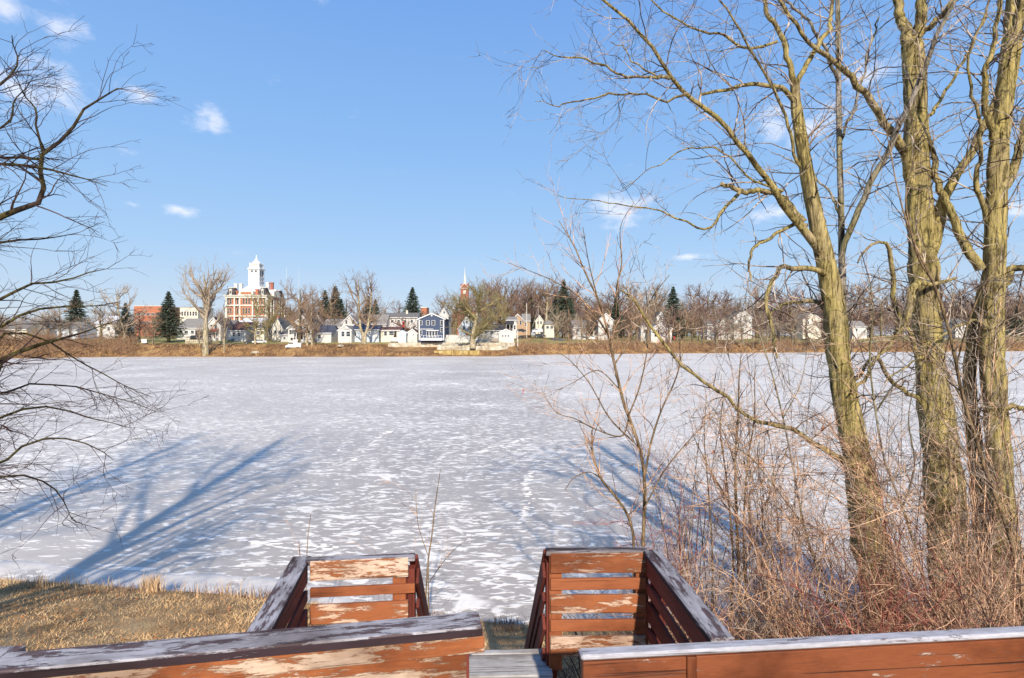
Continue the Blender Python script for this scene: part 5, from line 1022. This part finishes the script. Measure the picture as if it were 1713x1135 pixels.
# ------------------------------------------------------------------ church steeple
def church():
    Y = 420; cx = Xp(777, Y); zb = 6; T = lambda py: Zp(py, Y)-zb
    r = empty('church', (cx, Y, zb)); tag(r, 'red brick church tower with gables and a thin white spire behind the willow', 'church')
    q = MB(); q.box(-3, 3, 0, 6, -4, T(482)); q.box(-9, 9, 4, 26, -4, T(520)); tb = q.build('brick_tower', MATS['brick_red'], r)
    q = MB()
    q.prism([(-3.2, T(482)), (3.2, T(482)), (0, T(474.5))], -.2, 6.2, 'y'); q.prism([(-.2, T(482)), (6.2, T(482)), (3, T(474.5))], -3.2, 3.2, 'x'); q.build('gable', MATS['brick_red'], r)
    q = MB()
    for s in (-1, 1): q.prism([(s*3.5, T(482.8)), (s*3.5, T(481.6)), (0, T(473.4)), (0, T(474.6))], -.5, -.21, 'y')
    q.box(-3.3, 3.3, -.3, 6.3, T(483), T(482.2)); q.prism([(4-.5, T(520)), (26.5, T(520)), (15, T(508))], -9.3, 9.3, 'x'); q.build('trim', MATS['white_trim'], r)
    q = MB(); q.box(-1.1, 1.1, -.1, -.003, T(492), T(486)); q.build('belfry_window', MATS['stone_trim'], r)
    q = MB(); q.lathe([(1.3, T(479)), (.95, T(470)), (.45, T(460)), (.4, T(459)), (.16, T(452)), (.05, T(446))], 0, 3, 8); q.build('spire', MATS['stone_trim'], r)
    for s, u_ in ((-1, 0), (1, 0), (-1, 6), (1, 6)):
        q = MB(); q.lathe([(.35, T(483)), (.3, T(479)), (.03, T(474.5))], s*2.9, u_, 6); q.build('pinnacle', MATS['brick_red'], r)
church()
# ------------------------------------------------------------------ retaining walls, fence, posts
def wallseg(name, label, px0, px1, s0, z0, z1, thick, mat, posts=None, cat='wall'):
    r = None; m_ = MB(); n = max(2, int((px1-px0)/6)); pp = np.linspace(px0, px1, n+1)
    c = empty(name, (Xp((px0+px1)/2, far_s((px0+px1)/2)+s0), float(far_s((px0+px1)/2)+s0), 0)); tag(c, label, cat)
    for a, b_ in zip(pp[:-1], pp[1:]):
        Ya, Yb = far_s(a)+s0, far_s(b_)+s0; A = (Xp(a, Ya)-c.location.x, Ya-c.location.y); B = (Xp(b_, Yb)-c.location.x, Yb-c.location.y)
        m_.add([(A[0], A[1], z0), (B[0], B[1], z0), (B[0], B[1]+thick, z0), (A[0], A[1]+thick, z0), (A[0], A[1], z1), (B[0], B[1], z1), (B[0], B[1]+thick, z1), (A[0], A[1]+thick, z1)],
               [(3, 2, 1, 0), (4, 5, 6, 7), (0, 1, 5, 4), (1, 2, 6, 5), (2, 3, 7, 6), (3, 0, 4, 7)])
    m_.build('panel', MATS[mat], c); q = MB()
    for a, b_ in zip(pp[:-1], pp[1:]):
        Ya = far_s(a)+s0; x_ = Xp(a, Ya)-c.location.x; q.box(x_-.12, x_+.12, Ya-c.location.y-.12, Ya-c.location.y-.003, z0, z1+.04)
    q.build('ribs', MATS[mat], c); return c
m, nt, b = mat_new('rusty_sheet', .8, .2); n1 = noise(nt, .9, 5, .7, (1, 1, .25)); nt.links.new(ramp(nt, n1, [(.35, (.1,.06,.03)), (.5, (.42,.3,.1)), (.68, (.55,.45,.22))]), b.inputs['Base Color'])
m, nt, b = mat_new('stained_concrete', .9, .2); n1 = noise(nt, .5, 5, .65, (1, 1, 1.6)); nt.links.new(ramp(nt, n1, [(.32, (.26,.2,.12)), (.5, (.5,.44,.33)), (.66, (.66,.61,.52))]), b.inputs['Base Color'])
wallseg('retaining_wall', 'long pale concrete retaining wall along the lawn below the blue house and white fence', 650, 862, 11.2, 2.6, 4.25, .5, 'stained_concrete')
wallseg('retaining_wall', 'lower weathered concrete wall under the willow, middle terrace above the landing', 732, 850, 7.4, 1.4, 3.15, .5, 'stained_concrete')
wallseg('boat_landing', 'lowest rusty sheet piled landing at the waterline below the willow', 727, 802, 3.3, -.2, 1.72, .5, 'rusty_sheet', cat='landing')
def fence(label, px0, px1, Y, z0, h, mat):
    r = empty('fence', (Xp((px0+px1)/2, Y), Y, z0)); tag(r, label, 'fence'); x0, x1_ = Xp(px0, Y)-r.location.x, Xp(px1, Y)-r.location.x
    q = MB(); q.box(x0, x1_, 0, .06, -.6, h); q.build('panel', MATS[mat], r); n = int((x1_-x0)/2.4)
    for k in range(n+1):
        xx = x0+(x1_-x0)*k/n; q = MB(); q.box(xx-.07, xx+.07, -.08, .1, -.8, h+.12); q.build('post', MATS[mat], r)
    q = MB(); q.box(x0, x1_, -.04, -.003, h-.18, h-.04); q.box(x0, x1_, -.04, -.003, .1, .24); q.build('rail', MATS[mat], r)
fence('solid white yard fence running behind the willow trunk up to the small garage', 745.5, 833, 187.5, Zp(571, 187.5), 2.15, 'white_siding')
fence('low white fence in front of the blue house deck', 703, 745, 184.9, Zp(569, 180), .55, 'white_trim')
q = MB(); q.box(-1.3, 1.3, -.9, .9, 0, .9); q.box(-1.1, 1.1, -.7, .7, .9, 1.1)
o = q.build('wooden_crate', MATS['pole_wood'], None, loc=(Xp(827, 186), 186, Zp(571.5, 186)-.1)); tag(o, 'low brown wooden box in front of the white fence', 'box')
q = MB()
for z_ in (0, .3, .6): q.box(-2.9, 2.9, -.4, .4, z_, z_+.22)
o = q.build('stone_blocks', MATS['concrete_wall'], None, loc=(Xp(752, far_s(752)+9.4), float(far_s(752))+9.4, 2.95)); tag(o, 'pale flat slab stack on the ledge between the two retaining walls', 'slabs')
# stepped rubble wall at left
r = empty('block_wall', (Xp(325, 184), 184, 3.8)); tag(r, 'low pale stone block wall on the slope left of the big pale tree', 'wall')
for k in range(9):
    for j in range(3 if k < 2 else 2):
        q = MB(); q.box(-3+k*.72+j*.1, -2.35+k*.72+j*.1, -.4, .4, j*.75, j*.75+.7); q.build('block', MATS['stained_concrete'], r, bevel=.04)
# wire fence posts
for k, px in enumerate((586, 604, 618, 627, 640, 679, 690, 712, 734, 865)):
    Y = 181.5 if k < 2 else 184.0 if px < 800 else 182; z_ = ground_at(px, Y); q = MB(); q.lathe([(.06, -1), (.06, 2.0), (.02, 2.06)], n=6); o = q.build('fence_post', MATS['pole_wood' if k % 2 else 'stone_trim'], None, loc=(Xp(px, Y), Y, z_))
    tag(o, 'thin pale fence post standing in the far bank lawn', 'post', 'fence posts along the far lawn')
# utility poles
for px, py0, py1, Y, arm, lab in ((881, 558, 508, 232, 0, 'tall pale utility pole right of the tan brick house'), (900.5, 556, 510, 240, 1, 'slim wooden utility pole beside the hillside street'), (893, 540, 516, 262, -1, 'leaning pale pole between the two utility poles'), (964, 566, 524, 225, 1, 'utility pole in front of the white ranch house'), (866, 570, 553, 184, 0, 'short post at the end of the garage lawn'), (479, 540, 448, 900, 0, 'very thin distant mast right of the courthouse'), (500,530,452,1200,0,'faint distant radio mast above the bare trees')):
    h = (py0-py1)/F*Y; z_ = Zp(py0, Y); r_ = .16 if h < 20 else .25; r = empty('utility_pole' if h < 20 else 'mast', (Xp(px, Y), Y, z_)); tag(r, lab, 'pole' if h < 20 else 'mast')
    q = MB(); q.lathe([(r_, -2), (r_*.7, h)], n=8); q.build('pole', MATS['stone_trim' if arm == 0 else 'pole_wood'], r)
    if arm == 1: q = MB(); q.box(-1.1, 1.1, -.06, .06, h-.9, h-.75); q.build('crossarm', MATS['pole_wood'], r)
    if arm == -1: r.rotation_euler = (0, R(16), 0)
# street up the hill
def strip(name, pts, width, mat, zoff=.05, kind='structure', Yw=None):
    V = []; n = len(pts)
    for i, (px, Y) in enumerate(pts):
        x = Xp(px, Y)
        for s in (-1, 1):
            xx = x+s*width/2; V.append((xx, Y, ground_at(CX+xx*F/Y, Y)+zoff+.25))
    o = link(name, raw_mesh(name, V, [(2*i, 2*i+1, 2*i+3, 2*i+2) for i in range(n-1)]), MATS[mat]); tag(o, kind=kind); return o
strip('street', [(936-1.6*k, 216+6*k) for k in range(11)], 5, 'asphalt', -.19)
# ------------------------------------------------------------------ vehicles
def ray_ground(px, py):
    Y = float(far_s(px))+1
    for k in range(400):
        if ground_at(px, Y) >= Zp(py, Y): return Y
        Y += .25
    return None
def car_proto(kind):
    L, Wd, Hh = (4.6, 1.8, 1.45) if kind != 'van' else (4.7, 1.85, 1.8)
    r = empty('parked_'+('van' if kind == 'van' else 'car'))
    prof = {'car': [(-2.3,.35),(-2.3,.8),(-1.5,.92),(-.8,1.4),(.7,1.45),(1.5,.98),(2.25,.92),(2.3,.35)], 'suv': [(-2.3,.35),(-2.3,.95),(-1.4,1.05),(-.8,1.6),(1.9,1.65),(2.25,1.0),(2.3,.35)],
            'van': [(-2.35,.35),(-2.35,.95),(-1.75,1.1),(-1.2,1.75),(2.25,1.8),(2.35,1.05),(2.35,.35)]}[kind]
    q = MB(); q.prism(prof, -Wd/2, Wd/2, 'y'); body = q.build('body', None, r, bevel=.06)
    top = max(z for _, z in prof); q = MB(); g0, g1 = {'car': (-1.2, 1.2), 'suv': (-1.1, 1.9), 'van': (-1.5, .2)}[kind]
    q.prism([(g0, top-.48), (g1, top-.48), (g1-.3, top-.1), (g0+.35, top-.1)], -Wd/2-.012, Wd/2+.012, 'y'); q.build('window', MATS['glass'], r)
    for x in (-L/2+.85, L/2-.85):
        for s in (-1, 1):
            q = MB(); q.lathe([(.33, -.11), (.33, .11)], n=14); o = q.build('wheel', MATS['black_rubber'], r, loc=(x, s*(Wd/2-.1), .33)); o.rotation_euler = (R(90), 0, 0)
            q = MB(); q.lathe([(.18, -.125), (.18, .125)], n=10); q.build('rim', MATS['car_silver'], o)
    for s in (-1, 1):
        q = MB(); q.box(-L/2-.02, -L/2+.05, s*.6-.2, s*.6+.2, .62, .76); q.build('headlight', MATS['white_trim'], r)
    return r
protos = {k: car_proto(k) for k in ('car', 'suv', 'van')}; usedp = set()
def copy_tree(o, parent=None):
    c = o.copy(); COL.objects.link(c); c.parent = parent
    for ch in list(o.children): copy_tree(ch, c)
    return c
for kind, paint, px, py, Y, rz, lab in [('suv', 'car_silver', 391, 571, 187, 1.3, 'silver sport utility car parked below the brown roof house'), ('car', 'car_dark', 421, 575.5, 182, .2, 'dark car parked left of a white car below the courthouse'), ('car', 'car_white', 434, 575, 182, .5, 'white car parked below the small cream cottage'),
      ('van', 'car_white', 491, 583, 178, .3, 'small white van low on the brown bank left of the garage'), ('car', 'car_dark', 875, 567, 205, .3, 'dark car parked in front of the street corner'), ('van', 'car_white', 899, 557, 236, .1, 'white van on the hillside street'),
      ('car', 'car_dark', 903, 565, 208, .1, 'dark blue grey car at the foot of the street'), ('car', 'car_white', 976, 568, 207, .1, 'white car with dark windows left of the large white van'), ('van', 'car_white', 993, 569, 207, .2, 'large white van parked behind the forked sapling'),
      ('suv', 'car_dark', 312, 567, 200, .1, 'dark parked car under the low white building'), ('suv', 'car_dark', 325, 568, 198, .2, 'dark parked car nearest the big pale tree'), ('car', 'red_paint', 1081, 569, 213, .1, 'dark red car beside the white wing with double doors'),
      ('car', 'car_silver', 1178, 564, 232, .1, 'silver car in front of the small white house behind thin stems'), ('car', 'car_silver', 1320, 563, 240, .2, 'grey car left of the leaning mossy trunk'), ('car','car_dark',871,556,228,.4,'dark car parked before the tan brick house')]:
    o = protos[kind] if kind not in usedp else copy_tree(protos[kind]); usedp.add(kind)
    tag(o, lab, 'van' if kind == 'van' else 'car', 'cars parked across the river'); Yg_ = ray_ground(px, py) if py > 566 else None; Y = Yg_ or Y; o.location = (Xp(px, Y), Y, Zp(py, Y)-.05); o.rotation_euler = (0, 0, rz)
    for ch in o.children:
        if ch.name.startswith('body'): 
            ch.data = ch.data.copy(); ch.data.materials.clear(); ch.data.materials.append(MATS[paint])
q = MB(); q.lathe([(.35, 0), (.37, .5), (.35, 1.0), (.1, 1.03)], n=12); tag(q.build('barrel', MATS['red_paint'], None, loc=(Xp(1128, 214), 214, Zp(567.5, 214))), 'red barrel beside the white gabled house with double doors', 'barrel')
# white tarp covered boat on the lawn
r = empty('covered_boat', (Xp(661, 184), 184, Zp(573.5, 184))); tag(r, 'small boat under a white tarp on the lawn below the bungalow', 'boat')
q = MB(); q.lathe([(.2, .2), (.9, .25), (1.15, .7), (1.0, 1.1), (.5, 1.5), (.1, 1.65)], n=12); o = q.build('tarp', MATS['white_trim'], r, smooth=True); o.scale = (1.6, .9, 1)
q = MB(); q.box(-1.2, 1.6, -.5, .5, 0, .2); q.build('trailer', MATS['black_rubber'], r)
r = empty('brush_pile', (Xp(668, 185), 185, Zp(572, 185))); tag(r, 'orange brown brush pile behind the tarp covered boat', 'brush pile')
P, Rr = spawn(np.array([[[-1.5, 0, 0], [0, 0, .1], [1.8, .2, 0]]], float), np.full((1, 3), .1), -160, 0, 4, abslen=(.8, 1.8), rmax=.06, rmin=.05, wig=.3, trop=(0, 0, .2)); link('twigs', tube_mesh('twigs', [(P, Rr, 3)]), MATS['twig_tan'], r)
q = MB(); q.box(-.9, .9, -.05, .05, .9, 2.2); q.box(-.05, .05, -.05, .05, 0, .9); tag(q.build('sign', MATS['white_trim'], None, loc=(Xp(241, 180), 180, Zp(578.5, 180))), 'small blank white sign on the lawn left of the dark spruce', 'sign')
for k, (px, py) in enumerate(((427, 590), (570, 577))):
    Y = float(far_s(px))+(2.5 if py > 585 else 8); q = MB(); q.lathe([(.2, 0), (.9, .1), (1.1, .5), (.7, .9), (.15, 1.05)], n=7); o = q.build('boulder', MATS['stained_concrete'], None, loc=(Xp(px, Y), Y, ground_at(px, Y)-.1)); o.scale = (1.3, .8, .8); o.rotation_euler[2] = k
    tag(o, 'pale boulder lying in the brown brush of the far bank', 'boulder', 'boulders on the far bank')
# ------------------------------------------------------------------ far trees
gF = np.random.default_rng(77)
def far_tree_mesh(seed, h, spread, fork, nlimb, tr_, lr, dens, updir=.5, droop=0, trunks=1, r0=.32, tw_r=.028):
    g = np.random.default_rng(seed); T = []; L = []
    for q_ in range(trunks):
        dx = 0 if trunks == 1 else (q_-.5)*1.1; T.append(resample([(dx*.3, 0, -.6), (dx*.7, 0, h*fork*.6), (dx*2, 0, h*fork), (dx*3.2+g.normal(0, .4), g.normal(0, .5), h*.72), (dx*3.8+g.normal(0, .5), 0, h*.95)], np.array([r0*1.25, r0, r0*.8, r0*.4, .05]), 20))
    for q_ in range(nlimb):
        t0 = T[q_ % trunks][0]; f = g.uniform(fork, .82); i = int(f*19); p0 = t0[i]; a = 2*np.pi*q_/nlimb+g.uniform(-.4, .4)
        ln = h*spread*(1.15-abs(f-.5)*.9)*g.uniform(.8, 1.15); d = np.array([np.cos(a), np.sin(a)*.9, updir*g.uniform(.6, 1.5)]); d /= np.linalg.norm(d)
        e = p0+d*ln; mid = p0+d*ln*.55+np.array([0, 0, -.05*ln]); e[2] = min(e[2]+.12*ln, h*.97)-droop*ln; L.append(resample([p0, mid, e], np.array([r0*.5, r0*.32, .04]), 14))
    P0, R0 = batch(T); P1, R1 = batch(L); P1 = wob(P1, h*.006, g)
    c1, r1 = spawn(np.concatenate([P1]), R1, dens, 0, 6, ang=(25, 60), rs=.6, rmax=.09, rmin=.045, abslen=(h*.1, h*.24), wig=.16, trop=(0, 0, .1-droop*.5), tr=(.12, 1), g=g)
    c1b, r1b = spawn(P0, R0, dens*.7, 0, 6, ang=(30, 60), rs=.5, rmax=.08, rmin=.045, abslen=(h*.08, h*.2), wig=.16, trop=(0, 0, .1), tr=(fork+.15, 1), g=g)
    c1 = np.concatenate([c1, c1b]); r1 = np.concatenate([r1, r1b])
    c2, r2 = spawn(c1, r1, lr, (.3, .65), 4, ang=(20, 60), rs=.7, rmin=tw_r, wig=.2, trop=(0, 0, .05-droop), g=g, tip=.6)
    return tube_mesh('trunk', [(P0, R0, 7)]), tube_mesh('crown', [(P1, R1, 5), (c1, r1, 3), (c2, r2, 3)])
FT = [far_tree_mesh(1, 12, .36, .22, 12, 0, 1.8, 1.8, .7), far_tree_mesh(2, 12, .3, .3, 10, 0, 1.8, 1.7, 1.0), far_tree_mesh(3, 12, .42, .2, 13, 0, 1.6, 1.8, .5), far_tree_mesh(4, 12, .28, .25, 12, 0, 2.2, 1.7, 1.4, tw_r=.024)]
far_mats = {}
def put_tree(protoi, px, py_base, py_top, Y, wx=1.0, tm='bark_far', cm='twig_far', label=None, cat='tree', group=None, rz=None, name='tree', H0=12):
    tmesh, cmesh = protoi if isinstance(protoi, tuple) else FT[protoi]
    h = (py_base-py_top)/F*Y; s = h/H0*1.02; r = empty(name, (Xp(px, Y), Y, Zp(py_base, Y)), gF.uniform(0, 6.28) if rz is None else rz); r.scale = (s*wx, s*wx, s); tag(r, label, cat, group)
    key = (tmesh.name, tm)
    if key not in far_mats: c = tmesh.copy(); c.materials.clear(); c.materials.append(MATS[tm]); c.name = 'trunk'; far_mats[key] = c
    key2 = (cmesh.name, cm)
    if key2 not in far_mats: c = cmesh.copy(); c.materials.clear(); c.materials.append(MATS[cm]); c.name = 'crown'; far_mats[key2] = c
    link('trunk', far_mats[key], None, r); link('crown', far_mats[key2], None, r); return r
big = far_tree_mesh(14, 27, .40, .33, 17, 0, .6, .85, 1.35, r0=.8, tw_r=.04, trunks=1)
put_tree(big, 344, 597, 452, 169, 1.05, 'bark_pale', 'twig_pale', 'largest pale bare tree at the waterline left of the courthouse', H0=27, rz=.3)
two = far_tree_mesh(12, 22, .30, .22, 16, 0, .9, 1.2, 1.2, trunks=2, r0=.5, tw_r=.035)
put_tree(two, 609, 573, 463, 180, 1.08, 'bark_pale', 'twig_far', 'tall two stemmed bare tree in front of the white houses', H0=22, rz=.1)
wil = far_tree_mesh(13, 20, .42, .18, 20, 0, 1.3, 1.9, .75, droop=.10, r0=.75, tw_r=.03)
put_tree(wil, 791, 580, 478, 178, 1.15, 'bark_pale', 'twig_willow', 'broad yellowish willow above the concrete retaining walls', H0=20, rz=1.2)
for a in [(2, 208, 578, 480, 178, .8, 'bark_pale', 'twig_pale', 'pale bare tree left of the dark spruce with a twin trunk'),
          (1, 256, 582, 530, 176, 1.0, 'bark_far', 'twig_far', 'small bare tree below the red brick block'),
          (0, 355, 591, 548, 172, .7, 'bark_pale', 'twig_pale', 'short pale tree close behind the largest pale tree'), (3, 334, 588, 545, 174, .7, 'bark_pale', 'twig_pale', 'short thin tree left of the largest pale tree'),
          (1, 375, 594, 520, 170, .6, 'bark_pale', 'twig_pale', 'slim pale tree on the waterline before the brown roof house'),
          (2, 427, 576, 492, 180, .75, 'bark_pale', 'twig_willow', 'yellowish bare tree standing before the courthouse front'),
          (0, 447, 574, 500, 182, .8, 'bark_far', 'twig_willow', 'spreading bare tree before the courthouse corner'),
          (0, 501, 576, 481, 186, .9, 'bark_far', 'twig_far', 'round bare brown tree right of the courthouse'),
          (2, 514, 580, 508, 178, .95, 'bark_pale', 'twig_far', 'crooked bare tree in front of the porch house'), (1, 522, 580, 512, 177, .8, 'bark_pale', 'twig_far', 'leaning bare tree in front of the blue roof garage'),
          (1, 841, 560, 498, 205, .9, 'bark_far', 'twig_willow', 'yellowish tree behind the small white garage'),
          (3, 884, 550, 478, 275, 1.0, 'bark_far', 'twig_far', 'tall bare tree behind the tan brick house'),
          (1, 914, 556, 470, 262, 1.1, 'bark_pale', 'twig_far', 'tall bare tree with a mossy trunk right of the street'),
          (0, 556, 572, 486, 215, .8, 'bark_far', 'twig_far', 'bare brown tree among the dark spruces')]:
    put_tree(a[0], a[1], a[2], a[3], a[4], a[5], a[6], a[7], a[8])
def row(n, px0, px1, Y0, Y1, top0, top1, label, group, cms, base=566):
    for k in range(n):
        px = px0+(px1-px0)*(k+gF.uniform(.1, .9))/n; Y = gF.uniform(Y0, Y1)
        put_tree(int(gF.integers(0, 4)), px, base, gF.uniform(top0, top1), Y, gF.uniform(.9, 1.3), 'bark_far', cms[int(gF.integers(0, len(cms)))], label, group=group)
row(16, -40, 300, 230, 330, 520, 538, 'bare tree in the low brown row behind the far left houses', 'bare trees behind the left houses', ['twig_far', 'twig_far_purple'])
row(12, -30, 250, 172, 200, 508, 545, 'small bare tree on the far bank at left, in front of the low houses', 'bare trees on the left of the far bank', ['twig_far', 'twig_far_purple', 'twig_pale'])
row(4, 300, 380, 380, 460, 512, 528, 'reddish bare tree behind the roofs left of the courthouse', 'reddish trees left of the courthouse', ['twig_far_purple'])
row(12, 470, 720, 280, 400, 505, 525, 'bare tree top showing over the white house roofs', 'trees behind the white houses', ['twig_far', 'twig_far_purple'])
row(5, 465, 545, 215, 260, 488, 515, 'brown bare tree between the courthouse and the spruces', 'trees right of the courthouse', ['twig_far'])
row(6, 738, 800, 240, 330, 484, 512, 'purplish bare tree left of the church steeple', 'trees around the steeple', ['twig_far_purple', 'twig_far'])
row(12, 800, 900, 260, 360, 472, 492, 'tall bare tree in the purplish row right of the steeple', 'trees right of the steeple', ['twig_far_purple', 'twig_far'])
row(16, 900, 1060, 262, 350, 476, 525, 'bare tree in the dense row behind the hillside street', 'trees behind the street', ['twig_far_purple', 'twig_far'])
row(22, 1060, 1330, 262, 360, 472, 522, 'bare tree in the dense row behind the right bank houses', 'trees behind the right bank houses', ['twig_far', 'twig_far_purple', 'twig_pale'])
row(22, 1330, 1760, 290, 390, 470, 508, 'bare tree of the far wood seen between the big mossy trunks', 'trees seen between the mossy trunks', ['twig_far', 'twig_far_purple'])
row(12, 930, 1240, 222, 245, 515, 542, 'low bare tree among the white houses on the right', 'low trees among the right houses', ['twig_far', 'twig_pale'])
row(26, 930, 1400, 206, 232, 512, 542, 'thin bare tree on the bank in front of the right bank houses', 'bank trees in front of the right houses', ['twig_far', 'twig_far_purple', 'twig_pale'], 574)
row(16, 440, 740, 196, 214, 520, 545, 'small bare tree between the houses of the middle bank', 'small trees between the middle houses', ['twig_far', 'twig_far_purple'], 568)
# conifers
def conifer_mesh(seed, h=14, rad=3.6, n=1200):
    g = np.random.default_rng(seed); V = []; 
    t = g.uniform(0, 1, n)**.8; lay = np.round(t*22)/22+g.normal(0, .008, n); z = .6+lay.clip(0, 1)*(h-.7); rr = rad*(1-lay.clip(0, 1))**1.0*g.uniform(.35, 1.12, n)*(1+.18*np.sin(lay*61))+.1
    a = g.uniform(0, 2*np.pi, n); ca, sa = np.cos(a), np.sin(a); K = 4; P = np.zeros((n, K, 3))
    for k in range(K):
        u = k/(K-1); P[:, k] = np.stack([ca*rr*u, sa*rr*u, z-rr*.32*u+rr*.18*u*u], -1)
    # leaf sprays: flat ragged triangles along each bough
    m_ = 9; i = np.repeat(np.arange(n), m_); u = g.uniform(.25, 1, len(i)); j = np.clip((u*(K-1)).astype(int), 0, K-2); f = (u*(K-1)-j)[:, None]
    p = P[i, j]*(1-f)+P[i, j+1]*f; d = unit(np.stack([ca[i], sa[i], -.15+0*u], -1)+g.normal(size=(len(i), 3))*.55); ln = (g.uniform(.35, .8, len(i))*(1.1-.75*lay.clip(0, 1)[i]))[:, None]; sd = unit(np.cross(d, g.normal(size=d.shape)))*.09
    A = p-sd; B = p+sd; C = p+d*ln
    V = np.stack([A, B, C], 1).reshape(-1, 3); Q = np.arange(len(V)).reshape(-1, 3)
    me = raw_mesh('foliage', V, Q); tr_ = tube_mesh('trunk', [(resample([(0,0,-1),(0,0,h*.5),(0,0,h*.98)], np.array([.3,.18,.02]), 8)[0][None], np.linspace(.3, .02, 8)[None], 7)])
    return tr_, me
CF = [conifer_mesh(1), conifer_mesh(2, rad=2.7), conifer_mesh(3, rad=3.9, n=1300)]
def conifer(i, px, pb, pt, Y, wx, label):
    tr_, fo = CF[i]; h = (pb-pt)/F*Y; s = h/14; r = empty('spruce_tree', (Xp(px, Y), Y, Zp(pb, Y)), gF.uniform(0, 6)); r.scale = (s*wx*1.4, s*wx*1.4, s); tag(r, label, 'spruce')
    for nm, me, mt_ in (('trunk', tr_, 'bark_far'), ('crown', fo, 'needle')):
        if not me.materials: me.materials.append(MATS[mt_])
        link(nm, me, None, r)
for a in [(0, 282, 568, 488, 188, 1.15, 'dark blue green spruce left of the largest pale tree'), (1, 128, 566, 485, 250, 1.2, 'spruce at far left behind the drooping branches'), (1, 210, 572, 507, 186, 1.1, 'dark evergreen behind the twin pale tree at left'),
          (0, 544, 560, 486, 232, 1.0, 'left spruce of the dark group right of the courthouse'), (1, 561, 560, 479, 236, 1.25, 'tallest spruce of the dark group right of the courthouse'), (2, 571, 562, 500, 225, .9, 'low spruce joining the dark group to the two stemmed tree'),
          (1, 616, 560, 495, 238, 1.0, 'narrow spruce just behind the two stemmed tree'), (0, 628, 560, 501, 232, .95, 'smaller spruce right of the two stemmed tree'), (0, 690, 545, 481, 235, 1.2, 'spruce standing above the long white house beside the blue house'),
          (2, 943, 560, 468, 270, .95, 'tall dark pine right of the hillside street'), (1, 930, 558, 490, 268, .9, 'shorter dark pine beside the tall pine'), (0, 888, 552, 492, 290, .8, 'dark evergreen behind the utility poles'), (2, 955, 560, 496, 262, .7, 'bushy evergreen right of the tall pine'),
          (0, 1126, 566, 480, 236, 1.05, 'dark spruce behind the white house with double doors'), (2, 1030, 566, 500, 240, 1.0, 'brownish evergreen behind the forked sapling'), (1, 925, 556, 510, 250, 1.2, 'dark shrubby evergreen on the hillside'), (2, 548, 566, 508, 220, 1.0, 'low broad spruce at the foot of the dark group'),(1, 1700, 562, 515, 290, 1.3, 'dark evergreen near the right edge of the far bank')]:
    conifer(*a)
# distant wood reading as one mass
def wood(name, label, px0, px1, Y0, Y1, n, top0, top1, mat, g):
    px = g.uniform(px0, px1, n); Y = g.uniform(Y0, Y1, n); x = (px-CX)/F*Y; K = 5; P = np.zeros((n, K, 3)); top = EYE+(HY-g.uniform(top0, top1, n))/F*Y
    z0 = np.full(n, 5.0)+g.uniform(0, 1, n)*(top-6)*.6; P[:, 0] = np.stack([x, Y, z0], -1); d = unit(np.stack([g.normal(0, .5, n), g.normal(0, .5, n), np.full(n, 1.2)], -1))
    for k in range(1, K): d = unit(d+g.normal(size=(n, 3))*.2); P[:, k] = P[:, k-1]+d*((top-z0)/(K-1)*.95)[:, None]
    Rr = np.full((n, K), .07)*np.linspace(1.2, .5, K); c1, r1 = spawn(P, Rr, .8, (.25, .5), 4, rmin=.05, wig=.2, g=g)
    o = link(name, tube_mesh(name, [(P, Rr, 3), (c1, r1, 3)]), MATS[mat]); tag(o, label, 'wood', kind='stuff')
wood('far_wood', 'dense brown mass of bare twigs of the distant wood on the right', 880, 1800, 330, 460, 3800, 496, 530, 'twig_far_purple', gF)
wood('far_wood', 'low brown band of distant bare trees behind the houses on the left', -100, 880, 380, 560, 3400, 524, 548, 'twig_far_purple', gF)
# brush on the far bank
def brush(name, label, px0, px1, s0, s1, n, h0, h1, mat, g, rr=.04, leanx=0, s_fn=None):
    px = g.uniform(px0, px1, n); s_ = g.uniform(s0, s1, n); Y = far_s(px)+s_; z_ = far_z(px, Y); keep = vnoise(px*.12, s_*.5, int(h0*10))*1.3+g.uniform(-1.2, 1.3, n) > 0; keep &= ~((px > 640) & (px < 868) & (s_ > 2.5))
    px, Y, z_ = px[keep], Y[keep], z_[keep]; n = len(px); K = 4; P = np.zeros((n, K, 3)); P[:, 0] = np.stack([(px-CX)/F*Y, Y, z_-.1], -1)
    d = unit(np.stack([g.normal(leanx, .6, n), g.normal(0, .5, n), np.ones(n)], -1)); L = g.uniform(h0, h1, n)
    for k in range(1, K): d = unit(d+g.normal(size=(n, 3))*.25+np.array([0, 0, -.1])); P[:, k] = P[:, k-1]+d*(L/(K-1))[:, None]
    Rr = np.full((n, K), rr)*np.linspace(1.2, .5, K); c1, r1 = spawn(P, Rr, 1.3, (.3, .7), 3, rmin=rr*.6, wig=.2, g=g)
    o = link(name, tube_mesh(name, [(P, Rr, 3), (c1, r1, 3)]), MATS[mat]); tag(o, label, 'brush', kind='stuff')
simple('thicket_brown', (.36,.22,.13), .9, .35, .5); simple('brush_orange', (.62,.38,.17), .9, .35, .5); simple('brush_brown', (.15,.085,.055), .9, .4, .5)
brush('bank_brush', 'orange brown dry grass and brush covering the far bank slope', 0, 1750, .8, 9, 6500, .5, 1.3, 'brush_orange', gF, .05)
brush('bank_brush', 'dark brown brush clumps along the far bank', 0, 1750, .6, 10, 3400, .7, 1.9, 'brush_brown', gF, .04)
brush('bank_thicket', 'grey brown thicket of thin trunks along the right part of the far bank', 868, 1800, 1.0, 11, 4200, 2.0, 4.6, 'thicket_brown', gF, .055)
brush('bank_thicket', 'tangled brown thicket along the left part of the far bank', -200, 225, 1, 18, 4200, 1.8, 5.4, 'thicket_brown', gF, .05)
